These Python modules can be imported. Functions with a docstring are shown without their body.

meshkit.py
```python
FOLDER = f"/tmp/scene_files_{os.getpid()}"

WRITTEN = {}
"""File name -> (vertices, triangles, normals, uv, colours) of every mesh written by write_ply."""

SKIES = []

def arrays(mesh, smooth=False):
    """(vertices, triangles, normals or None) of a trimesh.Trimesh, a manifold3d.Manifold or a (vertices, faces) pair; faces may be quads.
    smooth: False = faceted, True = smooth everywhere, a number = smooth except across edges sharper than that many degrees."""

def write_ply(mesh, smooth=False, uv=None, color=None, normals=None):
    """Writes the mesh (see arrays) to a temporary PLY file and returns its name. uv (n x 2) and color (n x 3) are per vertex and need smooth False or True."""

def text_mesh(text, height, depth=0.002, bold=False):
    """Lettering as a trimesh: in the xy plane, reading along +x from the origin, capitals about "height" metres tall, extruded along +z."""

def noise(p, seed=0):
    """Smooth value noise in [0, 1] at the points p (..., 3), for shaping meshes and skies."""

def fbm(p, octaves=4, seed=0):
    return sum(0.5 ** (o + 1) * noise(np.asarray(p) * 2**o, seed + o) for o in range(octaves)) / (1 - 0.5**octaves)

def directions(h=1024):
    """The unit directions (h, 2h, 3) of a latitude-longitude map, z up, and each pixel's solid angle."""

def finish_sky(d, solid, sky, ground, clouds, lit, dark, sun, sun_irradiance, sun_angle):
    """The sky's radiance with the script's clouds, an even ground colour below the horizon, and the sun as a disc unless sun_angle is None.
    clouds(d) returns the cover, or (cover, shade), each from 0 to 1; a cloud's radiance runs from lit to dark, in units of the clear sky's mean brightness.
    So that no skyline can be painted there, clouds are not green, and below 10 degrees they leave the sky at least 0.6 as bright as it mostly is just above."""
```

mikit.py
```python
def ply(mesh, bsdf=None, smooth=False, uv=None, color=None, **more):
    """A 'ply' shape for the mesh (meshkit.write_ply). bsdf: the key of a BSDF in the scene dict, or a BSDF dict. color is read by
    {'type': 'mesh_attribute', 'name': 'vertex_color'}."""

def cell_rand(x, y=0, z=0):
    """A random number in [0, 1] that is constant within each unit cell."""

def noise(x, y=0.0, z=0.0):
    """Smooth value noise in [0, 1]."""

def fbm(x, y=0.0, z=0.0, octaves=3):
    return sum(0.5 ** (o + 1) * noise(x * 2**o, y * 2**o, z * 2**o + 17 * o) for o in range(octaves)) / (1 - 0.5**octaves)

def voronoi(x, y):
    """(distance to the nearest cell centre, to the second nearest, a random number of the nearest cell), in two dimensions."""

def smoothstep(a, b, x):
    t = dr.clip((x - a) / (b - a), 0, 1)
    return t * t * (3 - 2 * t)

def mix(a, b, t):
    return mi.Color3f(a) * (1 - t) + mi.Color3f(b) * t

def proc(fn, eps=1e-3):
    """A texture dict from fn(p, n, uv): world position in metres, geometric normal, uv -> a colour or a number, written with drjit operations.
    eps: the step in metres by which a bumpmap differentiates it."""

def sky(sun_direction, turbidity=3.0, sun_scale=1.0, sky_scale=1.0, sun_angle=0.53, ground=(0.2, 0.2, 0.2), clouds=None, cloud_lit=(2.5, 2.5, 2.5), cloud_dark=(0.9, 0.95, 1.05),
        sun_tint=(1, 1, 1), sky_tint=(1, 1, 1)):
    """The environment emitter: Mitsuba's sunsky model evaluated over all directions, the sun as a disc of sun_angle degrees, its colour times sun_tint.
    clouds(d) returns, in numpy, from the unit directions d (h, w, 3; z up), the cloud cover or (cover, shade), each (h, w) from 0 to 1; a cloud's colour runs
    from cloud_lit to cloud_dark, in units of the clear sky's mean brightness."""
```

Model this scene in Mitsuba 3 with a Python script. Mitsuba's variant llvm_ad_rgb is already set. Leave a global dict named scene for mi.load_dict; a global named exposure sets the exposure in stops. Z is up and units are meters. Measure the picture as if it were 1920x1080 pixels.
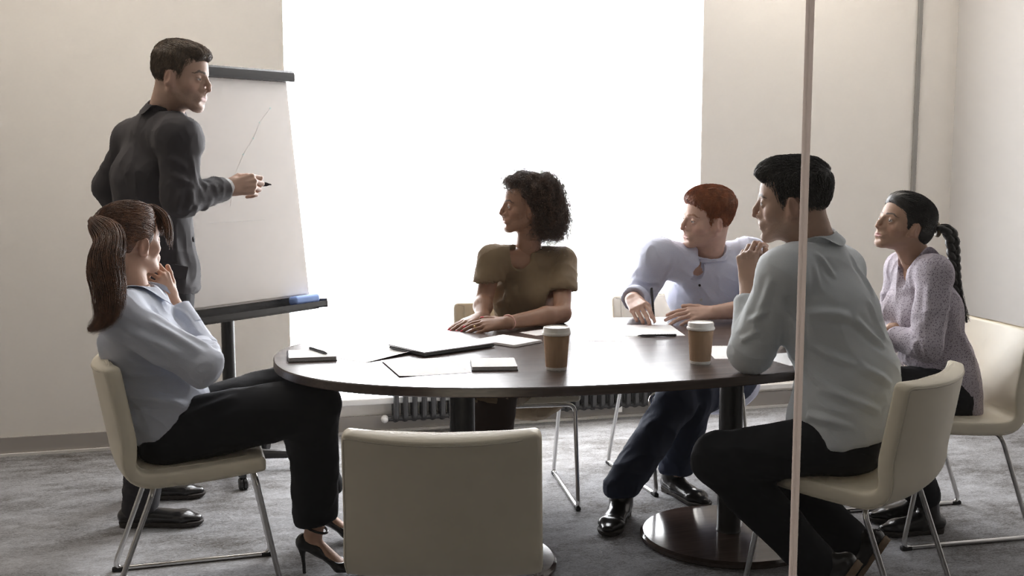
import math
import numpy as np, trimesh, mitsuba as mi, drjit as dr, manifold3d
import mikit, meshkit
from mikit import noise as pnoise, fbm as pfbm, smoothstep, mix
T = mi.ScalarTransform4f
scene, labels = {}, {}

# ---------------------------------------------------------------- camera, light, exposure
CAM_H, PITCH = 1.40, math.radians(6.789)
scene['camera'] = {'type': 'perspective', 'fov': 2 * math.degrees(math.atan(960 / 2100.0)), 'fov_axis': 'x', 'near_clip': 0.05, 'far_clip': 60.0,
    'to_world': T().look_at(origin=[0, 0, CAM_H], target=[0, math.cos(PITCH), CAM_H - math.sin(PITCH)], up=[0, 0, 1])}
exposure = 0.28
WINDOW_RADIANCE = (8.6, 8.75, 9.0)      # overcast daylight standing behind the sheer blinds
ADDED_CORRIDOR_FILL = (.95, .86, .70)         # added unseen panel behind the camera, lifts the sides facing us
ADDED_WALL_FILL = (11.0, 10.0, 8.8)            # added unseen panels above the frame, put in to brighten the window wall

# ---------------------------------------------------------------- entries and materials
def rgb(c): return {'type': 'rgb', 'value': [float(x) for x in c]}
def bsdf(name, color, rough=0.6, spec=0.5, metallic=0.0, sheen=0.0, coat=0.0, bump=None):
    col = color if isinstance(color, dict) else rgb(color)
    b = {'type': 'principled', 'base_color': col, 'roughness': rough, 'specular': spec, 'metallic': metallic}
    if sheen: b['sheen'] = sheen
    if coat: b['clearcoat'] = coat; b['clearcoat_gloss'] = 0.9
    if bump is not None: b = {'type': 'bumpmap', 'arbitrary': mikit.proc(bump[0], eps=bump[2] if len(bump) > 2 else 1e-3), 'scale': bump[1], 'bsdf': b}
    scene['m_' + name] = {'type': 'twosided', 'bsdf': b}
def number(key):
    if key not in scene and key not in labels: return key
    k = 1
    while f'{key}_{k:03d}' in scene or f'{key}_{k:03d}' in labels: k += 1
    return f'{key}_{k:03d}'
def thing(name, label, category=None, group=None, kind=None):
    key = number(name); labels[key] = {'label': label}
    if category: labels[key]['category'] = category
    if group: labels[key]['group'] = group
    if kind: labels[key]['kind'] = kind
    return key
def put(parent, name, mesh, m, smooth=30, label=None, color=None, kind=None, **more):
    key = number(f'{parent}__{name}' if parent else name)
    if color is not None: smooth = True
    scene[key] = mikit.ply(mesh, 'm_' + m, smooth, color=color, **more)
    if label or kind:
        labels[key] = {}
        if label: labels[key]['label'] = label
        if kind: labels[key]['kind'] = kind
    return key
def one(name, mesh, m, label, category, smooth=30, group=None, kind=None, **more):
    key = put(None, name, mesh, m, smooth, **more)
    labels[key] = {'label': label}
    if category: labels[key]['category'] = category
    if group: labels[key]['group'] = group
    if kind: labels[key]['kind'] = kind
    return key
def again(source, label, to, category=None, group=None):
    """Another copy of a thing with all its parts, placed by the transform 'to'."""
    base = source.rstrip('0123456789').rstrip('_') if source[-3:].isdigit() else source
    key = thing(base, label, category or labels[source].get('category'), group or labels[source].get('group'))
    for k in [k for k in scene if k.startswith(source + '__')]:
        scene[key + k[len(source):]] = {**scene[k], 'to_world': to}
        if k in labels: labels[key + k[len(source):]] = dict(labels[k])
    return key

# ---------------------------------------------------------------- mesh tools
def V(*a): return np.array(a, float)
def unit(a): a = np.asarray(a, float); return a / (np.linalg.norm(a) + 1e-12)
def join(ms): return trimesh.util.concatenate(ms)
def rounded_box(x, y, z, r=0.004, n=3):
    """Box of full size x, y, z about the origin with rounded edges."""
    s = trimesh.creation.icosphere(subdivisions=n - 1, radius=1.0)
    v = np.sign(s.vertices + 1e-9) * (np.array([x, y, z]) / 2 - r) + s.vertices * r
    return trimesh.Trimesh(v, s.faces, process=False).convex_hull
def box(lo, hi): 
    m = trimesh.creation.box(extents=np.subtract(hi, lo)); m.apply_translation((np.array(hi) + lo) / 2); return m
def moved(m, rot=None, loc=None):
    m = m.copy(); M = np.eye(4)
    if rot is not None: M[:3, :3] = rot
    if loc is not None: M[:3, 3] = loc
    m.apply_transform(M); return m
def rotz(a): c, s = math.cos(a), math.sin(a); return np.array([[c, -s, 0], [s, c, 0], [0, 0, 1.0]])
def rotx(a): c, s = math.cos(a), math.sin(a); return np.array([[1, 0, 0], [0, c, -s], [0, s, c]])
def roty(a): c, s = math.cos(a), math.sin(a); return np.array([[c, 0, s], [0, 1, 0], [-s, 0, c]])
def basis(y, z):
    """Columns x, y, z: y along the first direction, z as near the second as possible."""
    y = unit(y); x = unit(np.cross(y, z)); return np.stack([x, y, np.cross(x, y)], 1)
def m4(rot=None, loc=None):
    M = np.eye(4)
    if rot is not None: M[:3, :3] = rot
    if loc is not None: M[:3, 3] = loc
    return T(M.tolist())
def bend(points, r=0.03, n=6, closed=False):
    """A polyline with its corners rounded."""
    p = [np.asarray(q, float) for q in points]; out = []
    N = len(p)
    for i in range(N):
        if not closed and i in (0, N - 1): out.append(p[i]); continue
        a, b, c = p[i - 1], p[i], p[(i + 1) % N]
        la, lc = np.linalg.norm(a - b), np.linalg.norm(c - b); q = min(r, la * .45, lc * .45)
        s, e = b + (a - b) / la * q, b + (c - b) / lc * q
        for t in np.linspace(0, 1, n): out.append((1 - t) ** 2 * s + 2 * t * (1 - t) * b + t * t * e)
    return np.array(out)
def pipe(points, radius, sides=12, closed=False, cap=True):
    p = np.asarray(points, float); n = len(p)
    if closed: t = np.roll(p, -1, 0) - np.roll(p, 1, 0)
    else: t = np.gradient(p, axis=0)
    t /= np.linalg.norm(t, axis=1, keepdims=True)
    a = np.cross(t[0], [0, 0, 1.0] if abs(t[0][2]) < .9 else [1.0, 0, 0]); a /= np.linalg.norm(a)
    A = []
    for k in range(n):
        a = a - t[k] * (a @ t[k]); a /= np.linalg.norm(a); A.append(a)
    A = np.array(A); B = np.cross(t, A); ang = np.arange(sides) * 2 * np.pi / sides
    rr = np.broadcast_to(radius, (n,))[:, None, None]
    v = (p[:, None] + rr * (np.cos(ang)[None, :, None] * A[:, None] + np.sin(ang)[None, :, None] * B[:, None])).reshape(-1, 3)
    rows = n if closed else n - 1
    i, j = np.meshgrid(np.arange(rows), np.arange(sides), indexing='ij'); i2 = (i + 1) % n; j2 = (j + 1) % sides
    if closed:   # match the twist of the last ring to the first
        shift = int(np.argmin(((v.reshape(n, sides, 3)[-1][:1] - v.reshape(n, sides, 3)[0]) ** 2).sum(-1)))
        jj = np.where(i == n - 1, (j + shift) % sides, j); jj2 = np.where(i == n - 1, (j2 + shift) % sides, j2)
    else: jj, jj2 = j, j2
    q = np.stack([i * sides + j, i * sides + j2, i2 * sides + jj2, i2 * sides + jj], -1).reshape(-1, 4)
    f = np.vstack([q[:, [0, 1, 2]], q[:, [0, 2, 3]]])
    if cap and not closed:
        v = np.vstack([v, p[0], p[-1]]); k = np.arange(sides); k2 = (k + 1) % sides
        f = np.vstack([f, np.stack([k2, k, k * 0 + n * sides], 1), np.stack([(n - 1) * sides + k, (n - 1) * sides + k2, k * 0 + n * sides + 1], 1)])
    return trimesh.Trimesh(v, f, process=False)
def lathe(profile, n=48):
    """Profile [(r, z), ...] turned about z."""
    return trimesh.creation.revolve(np.array(profile, float), sections=n)
def extrude(poly, depth):
    return trimesh.creation.extrude_polygon(poly, depth, engine='earcut')
def loft(rings, cap=True):
    """Closed rings (k, n, 3) of equal count joined into a solid."""
    r = np.asarray(rings, float); k, n = r.shape[:2]; v = r.reshape(-1, 3)
    i, j = np.meshgrid(np.arange(k - 1), np.arange(n), indexing='ij'); j2 = (j + 1) % n
    q = np.stack([i * n + j, i * n + j2, (i + 1) * n + j2, (i + 1) * n + j], -1).reshape(-1, 4)
    f = np.vstack([q[:, [0, 1, 2]], q[:, [0, 2, 3]]])
    if cap:
        v = np.vstack([v, r[0].mean(0), r[-1].mean(0)]); j = np.arange(n); j2 = (j + 1) % n
        f = np.vstack([f, np.stack([j2, j, j * 0 + k * n], 1), np.stack([(k - 1) * n + j, (k - 1) * n + j2, j * 0 + k * n + 1], 1)])
    m = trimesh.Trimesh(v, f, process=False)
    if m.volume < 0: m.invert()
    return m

# ---------------------------------------------------------------- the room: its back wall runs along U, N points from it into the room
W0, U, N = V(-2.396, 5.111, 0), V(.9656, .2602, 0), V(.2602, -.9656, 0)
RM = np.stack([U, -N, V(0, 0, 1)], 1)          # room axes: along the wall, out through it, up
def room(m): return moved(m, RM, W0)           # mesh given as (along, outward, up) -> world
def rbox(a0, a1, b0, b1, z0, z1):              # b counts from the back wall into the room
    return room(box((a0, -b1, z0), (a1, -b0, z1)))
A0, A1, B1, CEIL = -1.35, 5.08, 4.30, 2.95     # left wall, right wall, glass front, ceiling
WA, WB, WZ, WT = 1.347, 3.527, .19, 2.72       # window opening

def plaster(p, n, uv):
    s = pfbm(p.x * 2.1, p.y * 2.1, p.z * 2.1, octaves=4) - .5
    g = pnoise(p.x * 160, p.y * 160, p.z * 160) - .5
    k = 1 + .05 * s + .02 * g
    return mi.Color3f(.80 * k, .765 * k, .715 * k)
def plaster_bump(p, n, uv): return pfbm(p.x * 90, p.y * 90, p.z * 90, octaves=2)
bsdf('plaster', mikit.proc(plaster), .85, .3, bump=(plaster_bump, .0006))
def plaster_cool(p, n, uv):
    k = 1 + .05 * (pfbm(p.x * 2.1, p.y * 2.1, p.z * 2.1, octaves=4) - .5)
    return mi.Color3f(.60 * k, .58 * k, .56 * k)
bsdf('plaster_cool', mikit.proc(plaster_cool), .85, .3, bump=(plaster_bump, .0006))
bsdf('corridor_paint', (.09, .085, .08), .8, .3)
bsdf('ceiling', (.50, .49, .47), .9, .2)
def carpet(p, n, uv):
    # loop-pile carpet: mottled cloudy grey with streaky flecks that run along the room
    a = p.x * .9656 + p.y * .2602; b = -p.x * .2602 + p.y * .9656
    big = pfbm(a * 2.6, b * 4.2, 3.1, octaves=3)
    mid = pfbm(a * 13, b * 26, 8.7, octaves=3)
    fine = pnoise(a * 210, b * 330, 1.0) * .6 + pnoise(a * 90, b * 160, 5.0) * .4
    k = .70 + .95 * (big - .5) + .80 * (mid - .5) + .60 * (fine - .5)
    k = dr.maximum(k, .12)
    return mix((.095, .087, .080), (.43, .435, .455), dr.clip(k - .2, 0, 1))
def carpet_bump(p, n, uv): return pnoise(p.x * 260, p.y * 260, 2.0) * .7 + pfbm(p.x * 40, p.y * 70, 1.0, octaves=2) * .5
bsdf('carpet', mikit.proc(carpet), .95, .15, bump=(carpet_bump, .004))
bsdf('baseboard', (.36, .335, .31), .55, .4)
bsdf('baseboard_lip', (.78, .76, .73), .5, .4)
bsdf('white_paint', (.86, .85, .83), .45, .5)
bsdf('grey_metal', (.27, .26, .245), .4, .5, metallic=.3)
bsdf('radiator', (.035, .035, .037), .42, .5)
scene['m_joint'] = {'type': 'principledthin', 'base_color': rgb((.92, .84, .79)), 'roughness': .4, 'diff_trans': 1.3}   # clear silicone between the panes passes light
bsdf('dark_glass', (.05, .05, .05), .3)

def structure(name, mesh, m, label=None, smooth=False, **more):
    key = put(None, name, mesh, m, smooth, **more)
    labels[key] = {'label': label or name.replace('_', ' '), 'kind': 'structure'}
    return key
TH = .16
structure('floor', rbox(A0 - .3, A1 + .3, -.2, B1, -.08, 0), 'carpet', 'mottled grey carpet floor')
structure('floor_corridor', rbox(A0 - .3, A1 + .3, B1, B1 + 3.2, -.08, 0), 'corridor_paint', 'dark corridor floor')
# back wall in pieces round the window opening, one mesh
wall = trimesh.boolean.difference([rbox(A0 - TH, A1 + TH, -.30, 0, 0, CEIL), rbox(WA, WB, -.6, .3, WZ, WT)], engine='manifold')
structure('wall_back', wall, 'plaster', 'pale plastered back wall with a wide window opening')
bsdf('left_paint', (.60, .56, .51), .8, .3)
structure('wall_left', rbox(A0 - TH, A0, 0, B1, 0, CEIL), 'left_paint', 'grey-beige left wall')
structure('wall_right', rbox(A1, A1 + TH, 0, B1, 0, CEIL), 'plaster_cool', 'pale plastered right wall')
structure('ceiling', rbox(A0 - TH, A1 + TH, -.3, B1, CEIL, CEIL + .1), 'ceiling', 'white ceiling')
structure('ceiling_corridor', rbox(A0 - TH, A1 + TH, B1, B1 + 3.2, CEIL, CEIL + .1), 'corridor_paint', 'dim corridor ceiling')
# corridor outside the glass front (behind the camera)
structure('wall_corridor', join([rbox(A0 - TH, A1 + TH, B1 + 3.0, B1 + 3.16, 0, CEIL), rbox(A0 - TH, A0, B1, B1 + 3.0, 0, CEIL), rbox(A1, A1 + TH, B1, B1 + 3.0, 0, CEIL)]), 'corridor_paint', 'corridor wall')
# baseboards with a pale lip on the floor
def baseboard(side, a0, a1, h=.088):
    k = structure('baseboard_' + side, rbox(a0, a1, 0, .014, 0, h), 'baseboard', 'grey baseboard at the foot of the wall')
    put(k, 'lip', rbox(a0, a1, .014, .026, 0, .013), 'baseboard_lip', False, label='pale lip along the floor')
baseboard('back', A0, A1)
kb = structure('baseboard_right', rbox(A1 - .014, A1, .03, B1 - .05, 0, .082), 'baseboard', 'grey baseboard along the right wall')
put(kb, 'lip', rbox(A1 - .026, A1 - .014, .03, B1 - .05, 0, .013), 'baseboard_lip', False, label='pale lip along the floor')
kb = structure('baseboard_left', rbox(A0, A0 + .014, .03, B1 - .05, 0, .082), 'baseboard', 'grey baseboard along the left wall')
structure('trim_1', room(trimesh.util.concatenate([moved(rounded_box(.024, .022, 2.6, .006), None, (4.826, -.012, 1.50))])), 'grey_metal', 'narrow grey metal strip running up the back wall near the corner', 30)
structure('trim_2', rbox(WB + .05, A1 - .03, 0, .05, .112, .135), 'white_paint', 'pale narrow ledge along the wall above the baseboard')
# window: frame, mullion, sill and the sheer roller blinds lit by the daylight behind them
win = thing('window_1', 'tall bright window with two sheer blinds', kind='structure')
ft = .045
frame = join([rbox(WA, WB, -.14, -.09, WT - ft, WT), rbox(WA, WB, -.14, -.09, WZ, WZ + ft), rbox(WA, WA + .03, -.14, -.09, WZ, WT), rbox(WB - .03, WB, -.14, -.09, WZ, WT)])
put(win, 'frame', frame, 'white_paint', False)
mprof = np.array([(2.256, -.16), (2.268, -.10), (2.281, -.085), (2.307, -.085), (2.320, -.10), (2.332, -.16)])
rings = [[(a, -b, z) for a, b in mprof] for z in (WZ, WT)]
put(win, 'mullion', room(loft(rings)), 'white_paint', 25, label='white upright bar between the two panes')
put(win, 'sill', room(moved(rounded_box(WB - WA + .08, .36, .035, .008), None, ((WA + WB) / 2, .10, WZ - .015))), 'white_paint', 30, label='white window sill')
for a0, a1 in ((WA + .002, 2.256), (2.265, WB - .002)):
    k = put(win, 'blind', rbox(a0, a1, -.075, -.072, WZ + .004, WT - .002), 'white_paint', False, label='sheer white blind glowing with daylight')
    scene[k]['emitter'] = {'type': 'area', 'radiance': rgb(WINDOW_RADIANCE)}
# added fill light: unseen glowing panels under the room and corridor ceilings
def panel(a, b, sx, sy, power, label):
    k = thing('added_fill_panel', label, 'lamp')
    put(k, 'frame', rbox(a - sx / 2 - .03, a + sx / 2 + .03, b - sy / 2 - .03, b + sy / 2 + .03, CEIL - .012, CEIL), 'white_paint', False)
    d = put(k, 'diffuser', rbox(a - sx / 2, a + sx / 2, b - sy / 2, b + sy / 2, CEIL - .018, CEIL - .013), 'white_paint', False)
    scene[d]['emitter'] = {'type': 'area', 'radiance': rgb(power)}
panel(.45, 1.0, 1.5, .3, ADDED_WALL_FILL, 'added unseen fill panel over the flip chart')
panel(4.0, .60, 1.0, .3, ADDED_WALL_FILL, 'added unseen fill panel over the right end of the window wall')
panel(2.0, B1 + 1.7, 2.4, .6, ADDED_CORRIDOR_FILL, 'long added unseen fill panel in the corridor')
# glass front between camera and room: two panes that meet at an upright joint
scene['m_pane'] = {'type': 'thindielectric', 'int_ior': 1.5}
g = thing('wall_front', 'glass partition between the corridor and the meeting room', kind='structure')
JA = float((V(.365, 1.40, 0) - W0) @ U)
def sheet(a0, a1, b, z0, z1):
    v = [W0 + U * a + N * b + V(0, 0, z) for a, z in ((a0, z0), (a1, z0), (a1, z1), (a0, z1))]
    return trimesh.Trimesh(v, [[0, 1, 2], [0, 2, 3]], process=False)
for a0, a1 in ((A0, JA - .004), (JA + .004, A1)):
    put(g, 'pane', sheet(a0, a1, B1, .03, CEIL - .04), 'pane', False, label='clear glass pane')
put(g, 'joint', room(moved(rounded_box(.0075, .012, CEIL - .07, .0025), None, (JA, -B1, CEIL / 2 - .005))), 'joint', 30, label='pale upright joint between two glass panes')
put(g, 'rail', join([rbox(A0, A1, B1 - .02, B1 + .02, 0, .03), rbox(A0, A1, B1 - .02, B1 + .02, CEIL - .04, CEIL)]), 'grey_metal', False)
# radiator under the window: a row of cast columns
rad = thing('radiator', 'low dark grey column radiator on the wall under the window', 'radiator')
ra0, ra1, nr = 1.83, 3.40, 33
for k in range(nr):
    a = ra0 + (k + .5) * (ra1 - ra0) / nr
    col = [trimesh.creation.capsule(height=.19, radius=.0155, count=[10, 10])]
    ring = bend([(0, -.03, -.02), (0, .03, -.02), (0, .03, .21), (0, -.03, .21)], .02, 4, closed=True)
    col = join([moved(pipe(ring, .014, 8, closed=True), None, (a, -.075, .105)), moved(trimesh.creation.icosphere(1, .021), None, (a, -.075, .082)), moved(trimesh.creation.icosphere(1, .021), None, (a, -.075, .318))])
    put(rad, 'column', room(col), 'radiator', 40)
put(rad, 'header_pipe', room(join([pipe(V((ra0 - .03, -.075, z), (ra1 + .03, -.075, z)), .014) for z in (.082, .318)])), 'radiator', 40)
for z in (.082,):
    put(rad, 'end_plug', room(moved(trimesh.creation.icosphere(2, .02), None, (ra0 - .03, -.075, z))), 'white_paint', 40, label='white end plug')
for a in (ra0 + .35, ra1 - .35):
    put(rad, 'bracket', rbox(a - .012, a + .012, 0, .09, .045, .075), 'white_paint', False, label='white wall bracket')

# ---------------------------------------------------------------- conference table
TC, TA = V(.265, 3.835, 0), math.radians(15.5)
TU, TV = V(math.cos(TA), math.sin(TA), 0), V(-math.sin(TA), math.cos(TA), 0)
TOP = .74
def wood(p, n, uv):
    a = p.x * math.cos(TA) + p.y * math.sin(TA); b = -p.x * math.sin(TA) + p.y * math.cos(TA)
    w = pfbm(a * 1.6, b * 22, p.z * 22, octaves=4); g = pnoise(a * 9, b * 170, p.z * 170)
    return mix((.028, .019, .016), (.075, .050, .041), dr.clip(.25 + .9 * (w - .5) + .35 * (g - .5) + .2, 0, 1))
bsdf('table_wood', mikit.proc(wood), .29, .85)
bsdf('base_lacquer', mikit.proc(wood), .13, .7)
bsdf('table_edge', mikit.proc(wood), .38, .5)
bsdf('table_black', (.018, .017, .017), .35, .5)
tb = thing('conference_table', 'oval dark brown conference table on two round-based black legs', 'table')
th = np.linspace(0, 2 * np.pi, 160, endpoint=False); e = 2 / 2.3
def outline(a, b, z): return np.stack([np.sign(np.cos(th)) * abs(np.cos(th)) ** e * a, np.sign(np.sin(th)) * abs(np.sin(th)) ** e * b, 0 * th + z], 1)
def table(m): return moved(m, np.stack([TU, TV, V(0, 0, 1)], 1), TC)
put(tb, 'top', table(loft([outline(1.064, .634, TOP - .03), outline(1.07, .64, TOP - .026), outline(1.07, .64, TOP - .003), outline(1.067, .637, TOP)])), 'table_wood', 20)
for s in (-.45, .55):
    c = TC + TU * s
    put(tb, 'leg', moved(lathe([(0, .03), (.047, .03), (.043, .04), (.043, TOP - .05), (.0, TOP - .05)], 40), None, c), 'table_black', 30)
    put(tb, 'base', moved(lathe([(0, 0), (.315, 0), (.322, .006), (.322, .016), (.312, .025), (.05, .031), (0, .031)], 72), None, c), 'base_lacquer', 25, label='round flat floor plate with a dark sheen')
    put(tb, 'mounting_plate', moved(lathe([(0, TOP - .05), (.14, TOP - .05), (.15, TOP - .0305), (0, TOP - .0305)], 40), None, c), 'table_black', 25)

# ---------------------------------------------------------------- leather chairs on chromed sled frames
def leather(p, n, uv):
    k = 1 + .06 * (pfbm(p.x * 14, p.y * 14, p.z * 14, octaves=3) - .5)
    return mi.Color3f(.74 * k, .675 * k, .54 * k)
def leather_bump(p, n, uv): return pfbm(p.x * 220, p.y * 220, p.z * 220, octaves=2)
bsdf('leather', mikit.proc(leather), .42, .5, bump=(leather_bump, .0006))
bsdf('piping', (.62, .565, .46), .5, .4)
scene['m_chrome'] = {'type': 'twosided', 'bsdf': {'type': 'principled', 'base_color': rgb((.62, .61, .60)), 'metallic': 1.0, 'roughness': .16}}
bsdf('rubber', (.02, .02, .02), .7, .3)

def chair_profile():
    """Centre line of the shell in the side view: x forward, z up, from the front edge of the seat up to the top of the back."""
    pts = bend([(.220, .455), (.05, .434), (-.200, .420), (-.232, .60), (-.260, .772)], .10, 14)
    pts = np.array([(a[0], a[1]) for a in [(q[0], q[1]) for q in np.asarray(pts)]])
    d = np.r_[0, np.cumsum(np.linalg.norm(np.diff(pts, axis=0), axis=1))]
    s = np.linspace(0, d[-1], 60)
    return np.stack([np.interp(s, d, pts[:, 0]), np.interp(s, d, pts[:, 1])], 1), s / d[-1]
def chair_shell():
    p, s = chair_profile(); t = np.gradient(p, axis=0); t /= np.linalg.norm(t, axis=1, keepdims=True)
    nrm = np.stack([t[:, 1], -t[:, 0]], 1)                   # towards the sitter when z-up on the seat is -(...)
    nrm = np.where((nrm[:, 1:2] + 0 * nrm) * 0 + 1, np.stack([-t[:, 1], t[:, 0]], 1), 0) * -1
    L = .98; rings = []; edges = []
    # extra stations at both ends so that the rim is rounded
    u = np.r_[np.linspace(0, .035, 7), np.linspace(.05, .95, 50), np.linspace(.965, 1, 7)]
    for v in u:
        c = np.array([np.interp(v, s, p[:, 0]), np.interp(v, s, p[:, 1])]); nn = np.array([np.interp(v, s, nrm[:, 0]), np.interp(v, s, nrm[:, 1])]); nn /= np.linalg.norm(nn)
        e = min(v, 1 - v) * L; k = min(e / .028, 1.0); k = math.sqrt(max(0, 1 - (1 - k) ** 2))   # corner rounding in plan
        kt = min(e / .012, 1.0); kt = max(.12, math.sqrt(max(0, 1 - (1 - kt) ** 2)))               # and in thickness
        w = .235 - .028 * (1 - k) - .006 * (v > .5) * (v - .5) * 2; h = .0235 * kt
        bow = .048 * smooth01((v - .42) / .3)                  # the back is bowed, hollow towards the sitter
        ring = []
        m = 26
        for q in np.linspace(0, 2 * np.pi, 2 * m, endpoint=False):
            cx, cy = np.cos(q), np.sin(q)
            y = np.sign(cx) * min(1, abs(cx) ** .28) * w if abs(cx) > 1e-9 else 0
            # run evenly along the width, rounded at the two sides
            ring.append((cx, cy))
        ring = np.array(ring)
        ang = np.linspace(-np.pi / 2, np.pi / 2, 9)
        sq = lambda q: np.sign(q) * np.abs(q) ** .62
        side = np.stack([w - h * .6 + h * .6 * sq(np.cos(ang)), h * sq(np.sin(ang))], 1)             # +y side, from underside to top
        topw = np.linspace(w - h * .6, -(w - h * .6), 15)[1:-1]
        ring = np.vstack([side, np.stack([topw, 0 * topw + h], 1), -side, np.stack([-topw, 0 * topw - h], 1)])
        y, z = ring[:, 0], ring[:, 1]
        off = z + bow * (y / .235) ** 2 + .006 * (1 - (y / w) ** 2) * np.sign(z) * (abs(z) > h * .98)
        rings.append(np.stack([c[0] + nn[0] * off, y, c[1] + nn[1] * off], 1))
    return loft(rings), np.array(rings)
def smooth01(x): x = np.clip(x, 0, 1); return x * x * (3 - 2 * x)
ch0 = thing('chair', 'empty cream leather chair in the foreground with its back to us', 'chair', 'cream leather chairs round the table')
shell, RINGS = chair_shell()
put(ch0, 'seat_shell', shell, 'leather', 50)
# welt along the rear rim of the shell: where the back panel meets the edge band
rim = np.vstack([RINGS[8:-4, 1] , RINGS[-4][[0]], RINGS[-4][np.r_[43:30:-1]], RINGS[-4][[22]], RINGS[8:-4, 21][::-1]])
put(ch0, 'piping', pipe(rim, .0022, 6), 'piping', 60, label='stitched welt round the back panel')
hw, ro = .215, .0085
loop = [(-.26, hw, ro), (.265, hw, ro), (.185, hw, .412), (.185, -hw, .412), (.265, -hw, ro), (-.26, -hw, ro), (-.115, -hw, .396), (-.115, hw, .396)]
put(ch0, 'frame', pipe(bend(loop, .035, 6, closed=True), ro, 12, closed=True), 'chrome', 60, label='bent chromed tube frame')
for x in (-.245, .25):
    for y in (hw, -hw):
        put(ch0, 'glide', moved(rounded_box(.04, .02, .014, .004), None, (x, y, .0075)), 'rubber', 30)
def chair_at(x, y, face, label, first=False):
    to = T().translate([x, y, 0]).rotate([0, 0, 1], math.degrees(math.atan2(face[1], face[0])))
    if first:
        for k in [k for k in scene if k.startswith(ch0 + '__')]: scene[k]['to_world'] = to
        return ch0
    return again(ch0, label, to)
chair_at(-.163, 2.72, (-.01, 1), '', True)
chair_at(-1.035, 3.52, (.955, .297), 'cream leather chair on the left under the woman with the ponytail')
chair_at(.01, 4.53, (.15, -.985), 'cream leather chair behind the table under the curly-haired woman')
chair_at(.72, 4.80, (.30, -.955), 'cream leather chair behind the table under the red-haired man')
chair_at(1.045, 3.33, (-.78, .63), 'cream leather chair on the right under the man in the grey-blue shirt')
chair_at(1.60, 4.12, (-.975, -.225), 'cream leather chair at the right edge under the woman in the floral blouse')

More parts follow.
